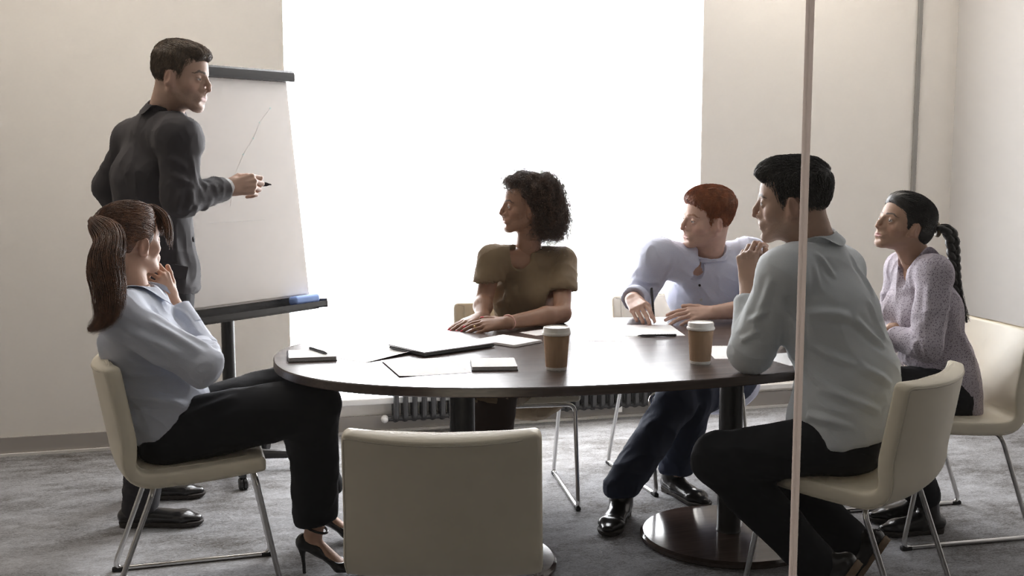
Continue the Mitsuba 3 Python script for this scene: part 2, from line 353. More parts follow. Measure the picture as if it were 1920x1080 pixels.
# ---------------------------------------------------------------- flip chart on a wheeled stand
bsdf('black_plastic', (.016, .0155, .0155), .42, .45)
bsdf('board_white', (.64, .605, .58), .5, .4)
bsdf('paper', (.86, .86, .86), .8, .2)
bsdf('ink_teal', (.42, .58, .56), .8); bsdf('ink_grey', (.62, .60, .58), .8)
BD, BN = unit(V(.60, .80, 0)), unit(V(.80, -.60, 0))             # along the board, and out of its face
BR_, tilt = V(-.915, 5.045, .765), math.radians(7.2); BU = unit(V(0, 0, 1) * math.cos(tilt) - BN * math.sin(tilt)); BF = np.cross(BD, BU)
BW, BH = .665, .975; BM = np.stack([BD, BU, BF], 1)
fc = thing('flip_chart', 'white flip chart with a black clamp bar and tray on a black wheeled stand', 'flip chart')
def bd(m): return moved(m, BM, BR_)
put(fc, 'board', bd(moved(rounded_box(BW, BH, .018, .006), None, (-BW / 2, BH / 2, -.012))), 'board_white', 30, label='white board')
put(fc, 'paper_pad', bd(moved(box((-BW + .012, .012, 0), (-.012, BH - .01, .004)), None, None)), 'board_white', False, label='white paper pad')
bar = extrude(__import__('shapely').Polygon([(.030, -.022), (.034, -.012), (.034, .016), (.026, .026), (-.012, .026), (-.020, .018), (-.020, -.018), (-.012, -.024)]), BW + .03)
put(fc, 'clamp_bar', bd(moved(bar, np.stack([V(0, 0, 1), V(0, 1, 0), V(-1, 0, 0)], 1), (.02, BH + .012, -.004))), 'black_plastic', 30, label='black clamp bar along the top')
put(fc, 'tray', bd(join([box((-BW - .01, -.050, -.02), (.025, -.044, .075)), box((-BW - .01, -.05, .069), (.025, -.028, .075)), box((-BW - .01, -.05, -.022), (.025, .004, -.016)), box((-BW - .01, -.062, .010), (.025, -.050, .022)), moved(rounded_box(.012, .04, .098, .005), None, (.026, -.038, .027)), moved(rounded_box(.012, .04, .098, .005), None, (-BW - .012, -.038, .027))])), 'black_plastic', 30, label='black pen tray')
line = lambda q, r: bd(pipe(np.array([(a, b, .0045) for a, b in q]), r, 6))
put(fc + '__paper_pad', 'drawn_line', line([(-.40, .42), (-.36, .55), (-.30, .64), (-.235, .71), (-.19, .78), (-.12, .845)], .0008), 'ink_grey', 40, label='faint rising line')
put(fc + '__paper_pad', 'drawn_line', line([(-.52, .355), (-.22, .355)], .0008), 'ink_grey', 40, label='faint base line')
for a, b in ((-.36, .55), (-.30, .64), (-.235, .71), (-.19, .78), (-.12, .845)):
    put(fc + '__paper_pad', 'drawn_dot', bd(moved(lathe([(0, 0), (.0038, 0), (.0038, .001), (0, .001)], 16), None, (a, b, .0038))), 'ink_teal', 30)
pb = V(-1.255, 4.89, 0)
put(fc, 'pole', moved(lathe([(0, .06), (.029, .06), (.029, 1.10), (0, 1.10)], 28), None, pb), 'black_plastic', 30, label='black upright')
for z in (.80, 1.06): put(fc, 'bracket', pipe(np.array([pb + V(0, 0, z), BR_ - BD * BW / 2 + BU * (z - .70) - BF * .02]), .014), 'black_plastic', 30)
put(fc, 'hub', moved(lathe([(0, .04), (.05, .04), (.055, .06), (.045, .11), (.032, .12), (0, .12)], 28), None, pb), 'black_plastic', 30)
for i in range(5):
    an = math.radians(-72 + 72 * i + 4); d = V(math.cos(an), math.sin(an), 0); tip = pb + d * .33
    lg = put(fc, 'foot', loft([[pb + d * t + np.cross(V(0, 0, 1), d) * (x * w) + V(0, 0, z0 + y * h) for x, y in ((-1, 0), (-1, .7), (-.6, 1), (.6, 1), (1, .7), (1, 0))] for t, w, z0, h in ((.02, .024, .050, .045), (.32, .016, .052, .024), (.345, .013, .054, .018))]), 'black_plastic', 30)
    put(lg, 'caster', join([moved(lathe([(0, -.018), (.022, -.018), (.025, -.014), (.025, -.003), (.018, 0), (.025, .003), (.025, .014), (.022, .018), (0, .018)], 24), basis(V(0, 0, 1), np.cross(V(0, 0, 1), d)) , tip + V(0, 0, .0255)), pipe(np.array([tip + V(0, 0, .03), tip + V(0, 0, .062)]), .006)]), 'black_plastic', 30)
bsdf('eraser_blue', (.20, .30, .58), .6, .3); bsdf('felt', (.12, .15, .22), .95)
er = thing('board_eraser', 'blue board eraser lying at the right end of the flip chart tray', 'eraser')
put(er, 'grip', bd(moved(rounded_box(.15, .040, .055, .016), None, (-.075, -.012, .040))), 'eraser_blue', 40)
put(er, 'felt', bd(moved(rounded_box(.146, .014, .052, .004), None, (-.075, -.037, .040))), 'felt', 30)

# ---------------------------------------------------------------- on the table
def lie(m, x, y, ang, z=TOP): return moved(m, rotz(math.radians(ang)), (x, y, z))
bsdf('page_edge', (.52, .50, .49), .8); bsdf('cover_grey', (.16, .155, .15), .6); bsdf('pen_black', (.02, .02, .022), .3); bsdf('silver', (.55, .55, .56), .32, .5, metallic=.8); bsdf('laptop_dark', (.06, .06, .062), .4)
def notepad(x, y, ang, sx, sy, h, label):
    k = thing('notepad', label, 'notepad', 'thick white notepads')
    put(k, 'cover', lie(moved(rounded_box(sx + .004, sy + .004, .003, .001), None, (0, 0, .0018)), x, y, ang), 'cover_grey', 30, label='grey back cover')
    n = max(3, int(h / .003))
    put(k, 'pages', lie(join([moved(box((-sx / 2 + .0006 * (i % 2), -sy / 2 + .0006 * (i % 2), .0034 + i * (h - .004) / n), (sx / 2 - .0006 * (i % 2), sy / 2 - .0006 * (i % 2), .0034 + (i + .92) * (h - .004) / n))) for i in range(n)]), x, y, ang), 'page_edge', False, label='block of pages')
    put(k, 'top_page', lie(moved(rounded_box(sx, sy, .0012, .0005), None, (0, 0, h)), x, y, ang), 'paper', 30, label='blank white page')
    return k
nb = notepad(-.655, 3.617, 12, .150, .150, .014, 'thick white square notepad at the left end of the table under a black pen')
bx = put(nb, 'binding', lie(pipe(np.array([(-.077 + .0035 * math.cos(t), -.07 + .14 * t / (2 * np.pi * 18), .008 + .0075 * math.sin(t)) for t in np.linspace(0, 2 * np.pi * 18, 18 * 12)]), .0006, 6), -.655, 3.617, 12), 'silver', 40, label='wire spiral')
notepad(-.058, 3.462, 4, .140, .150, .013, 'small thick white notepad on the near side, left of the front coffee cup')
def sheet_of_paper(corners, label, sag=0.0, z=TOP + .0006, lift=None, group=None):
    q = np.array(corners, float); n = 14; g = np.linspace(0, 1, n); S, Tt = np.meshgrid(g, g, indexing='ij')
    P = (1 - S)[..., None] * ((1 - Tt)[..., None] * q[0] + Tt[..., None] * q[3]) + S[..., None] * ((1 - Tt)[..., None] * q[1] + Tt[..., None] * q[2])
    zz = z + (lift(S, Tt) if lift else 0 * S); v = np.dstack([P, zz]).reshape(-1, 3); v2 = v - [0, 0, .0005]
    i, j = np.meshgrid(np.arange(n - 1), np.arange(n - 1), indexing='ij'); f = np.stack([i * n + j, (i + 1) * n + j, (i + 1) * n + j + 1, i * n + j + 1], -1).reshape(-1, 4); m = n * n
    b = np.concatenate([np.arange(n), np.arange(1, n) * n + n - 1, (n - 1) * n + np.arange(n - 2, -1, -1), np.arange(n - 2, 0, -1) * n]); b2 = np.roll(b, -1)
    mesh = trimesh.Trimesh(np.vstack([v, v2]), np.vstack([f[:, [0, 1, 2]], f[:, [0, 2, 3]], m + f[:, [2, 1, 0]], m + f[:, [3, 2, 0]], np.stack([b, m + b2, b2], 1), np.stack([b, m + b, m + b2], 1)]), process=False)
    if mesh.volume < 0: mesh.invert()
    return one('paper_sheet', mesh, 'paper', label, 'paper', 20, 'white sheets on the table')
def corners(x, y, ang, sx, sy): R = rotz(math.radians(ang))[:2, :2]; return [V(x, y) + R @ V(a * sx / 2, b * sy / 2) for a, b in ((-1, -1), (1, -1), (1, 1), (-1, 1))]
sheet_of_paper(corners(-.455, 3.700, -40, .21, .297), 'blank white sheet lying left of the closed laptop', lift=lambda s, t: .010 * np.clip((s - .70) / .30, 0, 1) ** 2 * np.clip(t * 1.4, 0, 1))
sheet_of_paper(corners(-.272, 3.455, 18, .225, .275), 'blank white sheet at the near edge of the table in front of the laptop', lift=lambda s, t: .0003 + .003 * np.clip((.25 - s) / .25, 0, 1))
sheet_of_paper(corners(.115, 4.145, 40, .15, .10), 'small white sheet on the table behind the front coffee cup')
sheet_of_paper(corners(.515, 4.190, 4, .225, .270), 'white sheet under the writing hand of the red-haired man')
sheet_of_paper(corners(.335, 3.985, -6, .13, .10), 'white sheet on the glossy table left of the lying pen')
sheet_of_paper(corners(.765, 3.715, 0, .21, .25), 'white sheet by the elbow of the dark-haired man, right of the second coffee cup')
sheet_of_paper(corners(.93, 3.60, 22, .20, .20), 'white sheet behind the elbow of the dark-haired man')
lt = thing('laptop', 'closed thin silver laptop lying on the table', 'laptop')
LX, LY, LA = -.240, 3.795, 40.5
put(lt, 'base', lie(moved(rounded_box(.300, .205, .009, .004), None, (0, 0, .0065)), LX, LY, LA), 'laptop_dark', 40, label='dark lower half')
put(lt, 'lid', lie(moved(rounded_box(.302, .207, .006, .0028), None, (0, 0, .0145)), LX, LY, LA), 'silver', 40, label='silver lid')
for a in (-.13, .13):
    for b in (-.085, .085): put(lt, 'rubber_foot', lie(moved(lathe([(0, 0), (.006, 0), (.006, .002), (0, .002)], 16), None, (a, b, 0)), LX, LY, LA), 'rubber', 30)
tp = thing('tablet', 'white tablet in a pale cover lying between the laptop and the front coffee cup', 'tablet')
put(tp, 'cover', lie(moved(rounded_box(.190, .150, .006, .0028), None, (0, 0, .003)), -.012, 3.918, -42), 'page_edge', 40)
put(tp, 'face', lie(moved(rounded_box(.186, .146, .004, .0018), None, (0, 0, .0078)), -.012, 3.918, -42), 'paper', 40, label='white upper face')
def pen(p0, p1, label, r=.0048, col='pen_black'):
    p0, p1 = np.asarray(p0, float), np.asarray(p1, float); L = np.linalg.norm(p1 - p0); d = (p1 - p0) / L; x = unit(np.cross(d, V(.3, .2, 1))); R = np.stack([x, np.cross(d, x), d], 1)
    k = thing('pen', label, 'pen', 'dark pens')
    put(k, 'barrel', moved(lathe([(0, 0), (r * .8, .0005), (r, .003), (r, L - .02), (r * .85, L - .016), (r * .35, L - .004), (0, L - .003)], 20), R, p0), col, 40)
    put(k, 'tip', moved(lathe([(0, L - .006), (.0012, L - .006), (.0006, L), (0, L)], 12), R, p0), 'silver', 40)
    put(k, 'clip', moved(rounded_box(.0032, .0014, .035, .0006), R, p0 + R @ V(0, r + .0014, .022)), col, 30)
pen((-.675, 3.690, .7592), (-.598, 3.582, .7592), 'black pen lying on the notepad at the left end of the table', .0050)
pen((.600, 4.040, TOP + .0055), (.455, 4.030, TOP + .0055), 'black pen lying on the table in front of the red-haired man')
def kraft(p, n, uv):
    k = 1 + .07 * (pfbm(p.x * 60, p.y * 60, p.z * 60, octaves=3) - .5)
    return mi.Color3f(.36 * k, .235 * k, .15 * k)
bsdf('kraft', mikit.proc(kraft), .75, .25); bsdf('lid_white', (.80, .77, .72), .42, .5); bsdf('cup_white', (.78, .74, .69), .6)
def cup(x, y, label):
    k = thing('coffee_cup', label, 'coffee cup', 'take-away coffee cups')
    put(k, 'body', moved(lathe([(0, .010), (.0325, .010), (.0330, .006), (.0405, .112), (.0, .112)], 56), None, (x, y, TOP)), 'kraft', 40, label='brown kraft paper sleeve')
    put(k, 'bottom_rim', moved(lathe([(.0, .0005), (.0300, .0005), (.0318, .0), (.0328, .0035), (.0334, .009), (.0325, .0115), (0, .0115)], 56), None, (x, y, TOP)), 'cup_white', 40, label='white bottom rim')
    put(k, 'lid', moved(lathe([(0, .108), (.0405, .108), (.0440, .1095), (.0448, .113), (.0440, .1165), (.0418, .1185), (.0405, .130), (.0390, .1325), (.0370, .1330), (.0360, .1300), (.0, .1295)], 56), None, (x, y, TOP)), 'lid_white', 40, label='white plastic lid')
    return k
cup(.137, 3.418, 'front brown paper coffee cup with white lid, near the table edge')
cup(.600, 3.520, 'second brown paper coffee cup with white lid, by the dark-haired man')

# ---------------------------------------------------------------- modelling by signed distances: rounded solids melted together on a grid
def smin(a, b, k):
    h = np.maximum(k - np.abs(a - b), 0); return np.minimum(a, b) - h * h * (.25 / k)
class Clay:
    def __init__(s, lo, hi, h):
        s.lo, s.h = np.array(lo, float), h
        n = np.ceil((np.array(hi) - lo) / h).astype(int) + 1
        s.ax = [(s.lo[i] + np.arange(n[i]) * h).astype(np.float32) for i in range(3)]
        s.D = np.full(n, .25, np.float32)
    def block(s, lo, hi, m):
        sl = []
        for i in range(3):
            a = int(max(0, math.floor((lo[i] - m - s.lo[i]) / s.h))); b = int(min(len(s.ax[i]), math.ceil((hi[i] + m - s.lo[i]) / s.h) + 1))
            if a >= b: return None
            sl.append(slice(a, b))
        return tuple(sl), s.ax[0][sl[0]][:, None, None], s.ax[1][sl[1]][None, :, None], s.ax[2][sl[2]][None, None, :]
    def add(s, prim, k=.01):
        fn, lo, hi = prim; b = s.block(lo, hi, k + 3 * s.h)
        if b: s.D[b[0]] = smin(s.D[b[0]], fn(*b[1:]).astype(np.float32), k)
        return s
    def cut(s, prim, k=.004):
        fn, lo, hi = prim; b = s.block(lo, hi, k + 3 * s.h)
        if b: s.D[b[0]] = -smin(-s.D[b[0]], fn(*b[1:]).astype(np.float32), k)
        return s
    def keep(s, fn, k=.004):
        b = s.block(s.lo, [a[-1] for a in s.ax], 0)
        s.D = -smin(-s.D, -np.broadcast_to(fn(*b[1:]), s.D.shape).astype(np.float32), k); return s
    def mesh(s, smooth=1):
        D = s.D.copy()
        for i in range(3):      # nothing may leave the grid open
            D[(slice(None),) * i + (0,)] = .1; D[(slice(None),) * i + (-1,)] = .1
        ins = D < 0
        c = [ins[a:ins.shape[0] - 1 + a, b:ins.shape[1] - 1 + b, d:ins.shape[2] - 1 + d] for a in (0, 1) for b in (0, 1) for d in (0, 1)]
        cnt = sum(x.astype(np.int8) for x in c); cells = np.argwhere((cnt > 0) & (cnt < 8))
        idx = np.full(cnt.shape, -1, np.int64); idx[tuple(cells.T)] = np.arange(len(cells))
        off = np.array([(a, b, d) for a in (0, 1) for b in (0, 1) for d in (0, 1)])
        vals = np.stack([D[tuple((cells + o).T)] for o in off], 1)
        acc = np.zeros((len(cells), 3)); w = np.zeros(len(cells))
        for p in range(8):
            for q in range(p + 1, 8):
                if np.abs(off[p] - off[q]).sum() != 1: continue
                a, b = vals[:, p], vals[:, q]; x = (a < 0) != (b < 0)
                t = a[x] / (a[x] - b[x]); acc[x] += off[p] + t[:, None] * (off[q] - off[p]); w[x] += 1
        v = s.lo + (cells + acc / w[:, None]) * s.h
        F = []
        for ax in range(3):
            A = np.take(ins, range(ins.shape[ax] - 1), ax); B = np.take(ins, range(1, ins.shape[ax]), ax)
            e = np.argwhere(A != B); o1, o2 = [(1, 2), (2, 0), (0, 1)][ax]
            e = e[(e[:, o1] > 0) & (e[:, o2] > 0)]; flip = ~ins[tuple(e.T)]
            u1 = np.zeros(3, int); u1[o1] = 1; u2 = np.zeros(3, int); u2[o2] = 1
            q = np.stack([idx[tuple((e - u1 - u2).T)], idx[tuple((e - u2).T)], idx[tuple(e.T)], idx[tuple((e - u1).T)]], 1)
            q[flip] = q[flip][:, ::-1]; F.append(q)
        q = np.vstack(F); q = q[(q >= 0).all(1)]
        m = trimesh.Trimesh(v, np.vstack([q[:, [0, 1, 2]], q[:, [0, 2, 3]]]), process=False)
        for _ in range(smooth):      # even out the grid's steps
            E = m.faces[:, [0, 1, 1, 2, 2, 0]].reshape(-1, 2); acc = np.zeros((len(v), 3)); n = np.zeros(len(v))
            np.add.at(acc, E[:, 0], m.vertices[E[:, 1]]); np.add.at(n, E[:, 0], 1)
            m = trimesh.Trimesh(np.where(n[:, None] > 0, .5 * m.vertices + .5 * acc / np.maximum(n, 1)[:, None], m.vertices), m.faces, process=False)
        return m
def cone(a, b, ra, rb):
    a, b = np.asarray(a, float), np.asarray(b, float); d = b - a; dd = float(d @ d) + 1e-12; r = max(ra, rb)
    def fn(X, Y, Z):
        t = np.clip(((X - a[0]) * d[0] + (Y - a[1]) * d[1] + (Z - a[2]) * d[2]) / dd, 0, 1)
        return np.sqrt((X - a[0] - t * d[0]) ** 2 + (Y - a[1] - t * d[1]) ** 2 + (Z - a[2] - t * d[2]) ** 2) - (ra + (rb - ra) * t)
    return fn, np.minimum(a, b) - r, np.maximum(a, b) + r
def ball(c, r): return cone(c, np.asarray(c) + 1e-6, r, r)
def ell(c, r, R=np.eye(3)):
    c, r = np.asarray(c, float), np.asarray(r, float); m = r.max()
    def fn(X, Y, Z):
        x, y, z = X - c[0], Y - c[1], Z - c[2]
        q = [(R[0, i] * x + R[1, i] * y + R[2, i] * z) / r[i] for i in range(3)]
        k0 = np.sqrt(q[0] ** 2 + q[1] ** 2 + q[2] ** 2); k1 = np.sqrt((q[0] / r[0]) ** 2 + (q[1] / r[1]) ** 2 + (q[2] / r[2]) ** 2) + 1e-9
        return k0 * (k0 - 1) / k1
    e = np.sqrt(((R * r) ** 2).sum(1)); return fn, c - e, c + e
def slab(s0, s1):
    """Between two oval stations (centre, across, half across, half deep); 'across' is a unit vector."""
    (c0, x0, a0, b0), (c1, x1, a1, b1) = s0, s1; c0, c1 = np.asarray(c0, float), np.asarray(c1, float); d = c1 - c0; dd = d @ d; w = d / math.sqrt(dd)
    x = unit(np.asarray(x0) + np.asarray(x1)); x = unit(x - w * (x @ w)); y = np.cross(w, x); m = max(a0, a1, b0, b1)
    def fn(X, Y, Z):
        px, py, pz = X - c0[0], Y - c0[1], Z - c0[2]
        t = np.clip((px * d[0] + py * d[1] + pz * d[2]) / dd, 0, 1)
        qx, qy, qz = px - t * d[0], py - t * d[1], pz - t * d[2]
        ra, rb = a0 + (a1 - a0) * t, b0 + (b1 - b0) * t; rw = np.minimum(ra, rb)
        u, v, z = qx * x[0] + qy * x[1] + qz * x[2], qx * y[0] + qy * y[1] + qz * y[2], qx * w[0] + qy * w[1] + qz * w[2]
        k0 = np.sqrt((u / ra) ** 2 + (v / rb) ** 2 + (z / rw) ** 2); k1 = np.sqrt((u / ra / ra) ** 2 + (v / rb / rb) ** 2 + (z / rw / rw) ** 2) + 1e-9
        return k0 * (k0 - 1) / k1
    return fn, np.minimum(c0, c1) - m, np.maximum(c0, c1) + m
def half(p, n):
    """Signed distance to a plane: negative (kept) behind it, against n."""
    p, n = np.asarray(p, float), unit(n)
    return lambda X, Y, Z: (X - p[0]) * n[0] + (Y - p[1]) * n[1] + (Z - p[2]) * n[2]
def poly2(px, py, P):
    """Signed distance in the plane to a closed polygon."""
    P = np.asarray(P, float); d = np.full(np.broadcast(px, py).shape, 1e9); s = np.ones(d.shape)
    for i in range(len(P)):
        a, b = P[i], P[i - 1]; e = b - a; wx, wy = px - a[0], py - a[1]
        t = np.clip((wx * e[0] + wy * e[1]) / (e @ e), 0, 1); d = np.minimum(d, (wx - e[0] * t) ** 2 + (wy - e[1] * t) ** 2)
        c = np.stack(np.broadcast_arrays(py >= a[1], py < b[1], e[0] * wy > e[1] * wx)); s = np.where(c.all(0) | (~c).all(0), -s, s)
    return s * np.sqrt(d)
def side(P):
    """Keeps what lies inside a polygon of the (y, z) side view."""
    return lambda X, Y, Z: poly2(Y + 0 * Z, Z + 0 * Y, P)
def bounds(prims, m=.03):
    return np.min([p[1] for p in prims], 0) - m, np.max([p[2] for p in prims], 0) + m
def melt(prims, h, k=.012, smooth=1, then=()):
    """prims: entries of prim or (prim, k); then: functions applied to the clay."""
    ps = [p if isinstance(p[0], tuple) else (p, k) for p in prims]
    c = Clay(*bounds([p[0] for p in ps]), h)
    for p, kk in ps: c.add(p, kk)
    for f in then: f(c)
    return c.mesh(smooth)
def normals(m):
    return np.array(meshkit.arrays(m, True)[2])
def ridge(p, seed=0): return 1 - np.abs(2 * meshkit.noise(p, seed) - 1)
def crease(m, folds=(), amp=.003, size=.06, along=None, stretch=3.0, seed=1):
    """Cloth: long soft folds that run along a direction, plus single folds (from, to, width, height)."""
    v = np.array(m.vertices); n = normals(m); d = np.zeros(len(v))
    if amp:
        q = v / size
        w = (np.stack([meshkit.noise(q * .7 + 7, seed + 5 + i) for i in range(3)], 1) - .5) * 1.1
        if along is not None:
            a = unit(along); q = q - np.outer(q @ a, a) * (1 - 1 / stretch)
        d += amp * (1.5 * (ridge(q + w, seed) ** 3 - .25) + .6 * (ridge(q * 2.1 + w, seed + 1) ** 3 - .25))
    if len(folds):
        from scipy.spatial import cKDTree
        tree = cKDTree(v)
    for a, b, wd, hgt in folds:
        line = np.asarray(a, float) + np.linspace(0, 1, 9)[:, None] * (np.asarray(b, float) - np.asarray(a, float))
        line = v[tree.query(line)[1]]; line[1:-1] = (line[:-2] + 2 * line[1:-1] + line[2:]) / 4; near = np.unique(np.concatenate(tree.query_ball_point(line, wd * 5 + .02)).astype(int)); q = v[near]
        best, at = np.full(len(q), 9.0), np.zeros(len(q))
        for i in range(8):
            e = line[i + 1] - line[i]; t = np.clip((q - line[i]) @ e / (e @ e + 1e-12), 0, 1); r = np.linalg.norm(q - line[i] - t[:, None] * e, axis=1); w = r < best; best[w] = r[w]; at[w] = ((i + t) / 8)[w]
        d[near] += hgt * (np.exp(-(best / wd) ** 2) - .40 * np.exp(-((best - wd * 2.0) / wd) ** 2)) * (1 - (2 * at - 1) ** 4)
    return trimesh.Trimesh(v + n * d[:, None], m.faces, process=False)

# ---------------------------------------------------------------- heads. Own axes: x to the person's right, y forward, z up, origin between the eyes' level and the ears
def head_clay(o, h=.0024):
    """o: options of the face; returns the clay of head and neck in head axes."""
    g = lambda k, d: o.get(k, d)
    jw, nose, chin, brow = g('jaw', 1), g('nose', 1), g('chin', 1), g('brow', 1)
    nb, nr = g('neck_base', V(0, -.055, -.215)), g('neck', .054)
    P = [(ell((0, -.012, .033), (.0735, .094, .084)), .02), (ell((0, .028, .030), (.0625, .060, .070)), .02),
         (ell((0, .034, -.030), (.0570 * (1 + (jw - 1) * .5), .0500, .070)), .02), (ell((0, .040, -.073), (.0440 * jw, .0450, .036)), .02),
         (ball((0, .0735 + .006 * (chin - 1), -.1010 - .006 * (chin - 1)), .0165 * chin), .022)]
    for s in (-1, 1):
        P += [(cone((s * .054 * jw, -.004, -.048), (s * .020, .068, -.098), .016, .013), .022), (ball((s * .044, .052, -.026), .0200), .022),
              (cone((s * .012, .0850, .0200), (s * .040, .0690, .0215), .0075 * brow, .0080), .012),
              (ball((s * .017, .0785, -.0640), .0120), .016)]
    # nose
    br = g('bridge', 1)
    P += [(cone((0, .0720, .016), (0, .0770, -.030), .0120, .0145), .012), (cone((0, .0850, .016), (0, .0945 + .010 * nose * br, -.014), .0072, .0074), .010), (cone((0, .0930 + .010 * nose * br, -.016), (0, .0960 + .011 * nose, -.0310 + g('tip', 0)), .0074, .0086), .007)]
    for s in (-1, 1): P.append((ell((s * .0115, .0920, -.0350), (.0065, .0095, .0068)), .007))
    P.append((cone((0, .098, -.038), (0, .090, -.048), .0055, .006), .008))
    for s in (-1, 1): P += [(ball((s * .0105, .0830, -.0340), .0105), .008), (cone((s * .009, .080, -.012), (s * .013, .080, -.036), .009, .010), .008)]
    # mouth region
    P.append((ell((0, .0735, -.0600), (.028, .0200, .022)), .016))
    lp = g('lips', 1)
    P += [(cone((-.017, .0850, -.0615), (.017, .0850, -.0615), .0045 * lp, .0045 * lp), .006), (ball((0, .0895, -.0605), .0050 * lp), .007),
          (cone((-.013, .0860, -.0695), (.013, .0860, -.0695), .0055 * lp, .0055 * lp), .006)]
    # neck and ears
    up = g('neck_top', V(0, -.020, -.060))
    P += [(cone(up, nb, nr * .98, nr * 1.04), .028), (cone((0, -.045, -.03), nb + V(0, -.012, .02), .046, nr * .95), .02)]
    for s in (-1, 1):
        R = rotz(s * -.42) @ rotx(-.22)
        P += [(ell((s * .0755, -.013, -.010), (.0075, .0165, .0310), R), .006), (cone((s * .068, .000, -.034), (s * .066, .002, .010), .009, .009), .012)]
    lo, hi = bounds([p[0] for p in P], .012); lo[2] = max(lo[2], nb[2] - .03)
    c = Clay(lo, hi, h)
    for p, k in P: c.add(p, k)
    for s in (-1, 1):
        c.cut(ell((s * .0345, .0960, .0020), (.0150, .0160, .0115)), .014)                         # eye hollow
        
        c.cut(ell((s * .0830, -.011, -.006), (.0055, .0095, .0185), rotz(s * -.42) @ rotx(-.22)), .005)  # shell of the ear
        c.cut(ell((s * .006, .1015, -.0435), (.0028, .0045, .003)), .002)                           # nostrils
    c.cut(cone((-.022, .094, -.0655), (.022, .094, -.0655), .0022, .0022), .004)                    # between the lips
    c.cut(ell((0, .093, -.0835), (.018, .007, .0055)), .010)                                        # under the lip
    # eyelids: a shell over the eyeball, slit open
    for s in (-1, 1):
        e = V(s * .0315, .0730, .0010); c.add(ball(e, .0142), .004)
        gz = g('lid', 0.0)
        c.cut(ell(e + V(s * .001, .0135, -.0004 + gz), (.0138, .009, .0041 * g('open', 1)), rotz(s * -.22)), .0015)
    return c
def paint_head(v, o):
    """Colours that belong to the skin itself: lips, brows, a little ruddiness."""
    base, lip, brow = (np.array(o[k]) for k in ('skin', 'lip', 'brow_color'))
    col = np.tile(base, (len(v), 1)); x, y, z = np.abs(v[:, 0]), v[:, 1], v[:, 2]
    f = meshkit.fbm(v * 55, 3, 4)[:, None] - .5; col *= 1 + .16 * f
    rosy = np.exp(-(((x - .044) / .02) ** 2 + ((y - .06) / .03) ** 2 + ((z + .028) / .02) ** 2)) * .5 + np.exp(-((x / .014) ** 2 + ((y - .108) / .02) ** 2 + ((z + .03) / .014) ** 2)) * .4
    rosy += np.exp(-(((x - .078) / .012) ** 2 + ((y + .012) / .025) ** 2)) * .45
    col *= 1 - rosy[:, None] * np.array([-.04, .16, .16]) * o.get('rosy', 1)
    zl = -.0655
    k = np.clip(1 - (x / .0235) ** 2, 0, 1); top, bot = zl + .0085 * k - .0012 * np.exp(-(x / .003) ** 2), zl - .0100 * k
    sg = lambda q: 1 / (1 + np.exp(-np.clip(q / .0009, -40, 40)))
    m = sg(top - z) * sg(z - bot) * (y > .076) * (x < .0235)
    col = col * (1 - m[:, None]) + lip * m[:, None]
    # brows: an arched band with a hairy edge
    th = o.get('brow_thick', 1); zb = .0235 + .0055 * np.clip((x - .012) / .026, 0, 1) - .010 * np.clip((x - .038) / .014, 0, 1) + o.get('brow_up', 0)
    nz = (meshkit.noise(v * np.array([260, 260, 900]), 9) - .5) * .0011
    b = (np.abs(z - zb + nz) < .0036 * th * np.clip((.055 - x) / .012, .25, 1)) & (x > .009) & (x < .054) & (y > .045)
    col = np.where(b[:, None], brow * .85 + col * .15, col)
    ex, ey, ez = x - .0315, y - .0730, z - .0010; er = np.sqrt(ex ** 2 + ey ** 2 + ez ** 2); up = np.clip(1 - np.abs(ez - .0036 * o.get('open', 1) - .0008) / .0014, 0, 1) * (er < .0158) * (ey > .004)
    lo = np.clip(1 - np.abs(ez + .0046 * o.get('open', 1)) / .0012, 0, 1) * (er < .0158) * (ey > .004) * .45
    ls = (np.maximum(up, lo) * o.get('lash', .8))[:, None]; col = col * (1 - ls) + np.array([.03, .022, .018]) * ls
    if 'beard' in o:
        jaw = np.clip((-.030 - z) / .03, 0, 1) * np.clip((y - (-.005)) / .02, 0, 1) * (1 - m) * np.clip((z + .135) / .03, 0, 1)
        stub = jaw * (.6 + .8 * (meshkit.noise(v * 700, 3) - .5)) * o['beard']
        col = col * (1 - stub[:, None]) + np.array([.10, .085, .08]) * stub[:, None]
    if 'freckle' in o:
        fr = np.clip((meshkit.noise(v * 420, 12) - .72) * 4, 0, 1) * o['freckle'] * (y > .03); col *= 1 - fr[:, None] * np.array([.25, .4, .5])
    return np.clip(col, .005, 1)
def eyeball(gaze, iris):
    s = trimesh.creation.icosphere(4, .0125); a = np.degrees(np.arccos(np.clip(unit(gaze) @ (s.vertices.T / .0125), -1, 1)))
    col = np.tile(np.array([.46, .42, .40]), (len(a), 1)); col[a < 30] = iris; col[a < 13] = (.01, .01, .01)
    return s, col

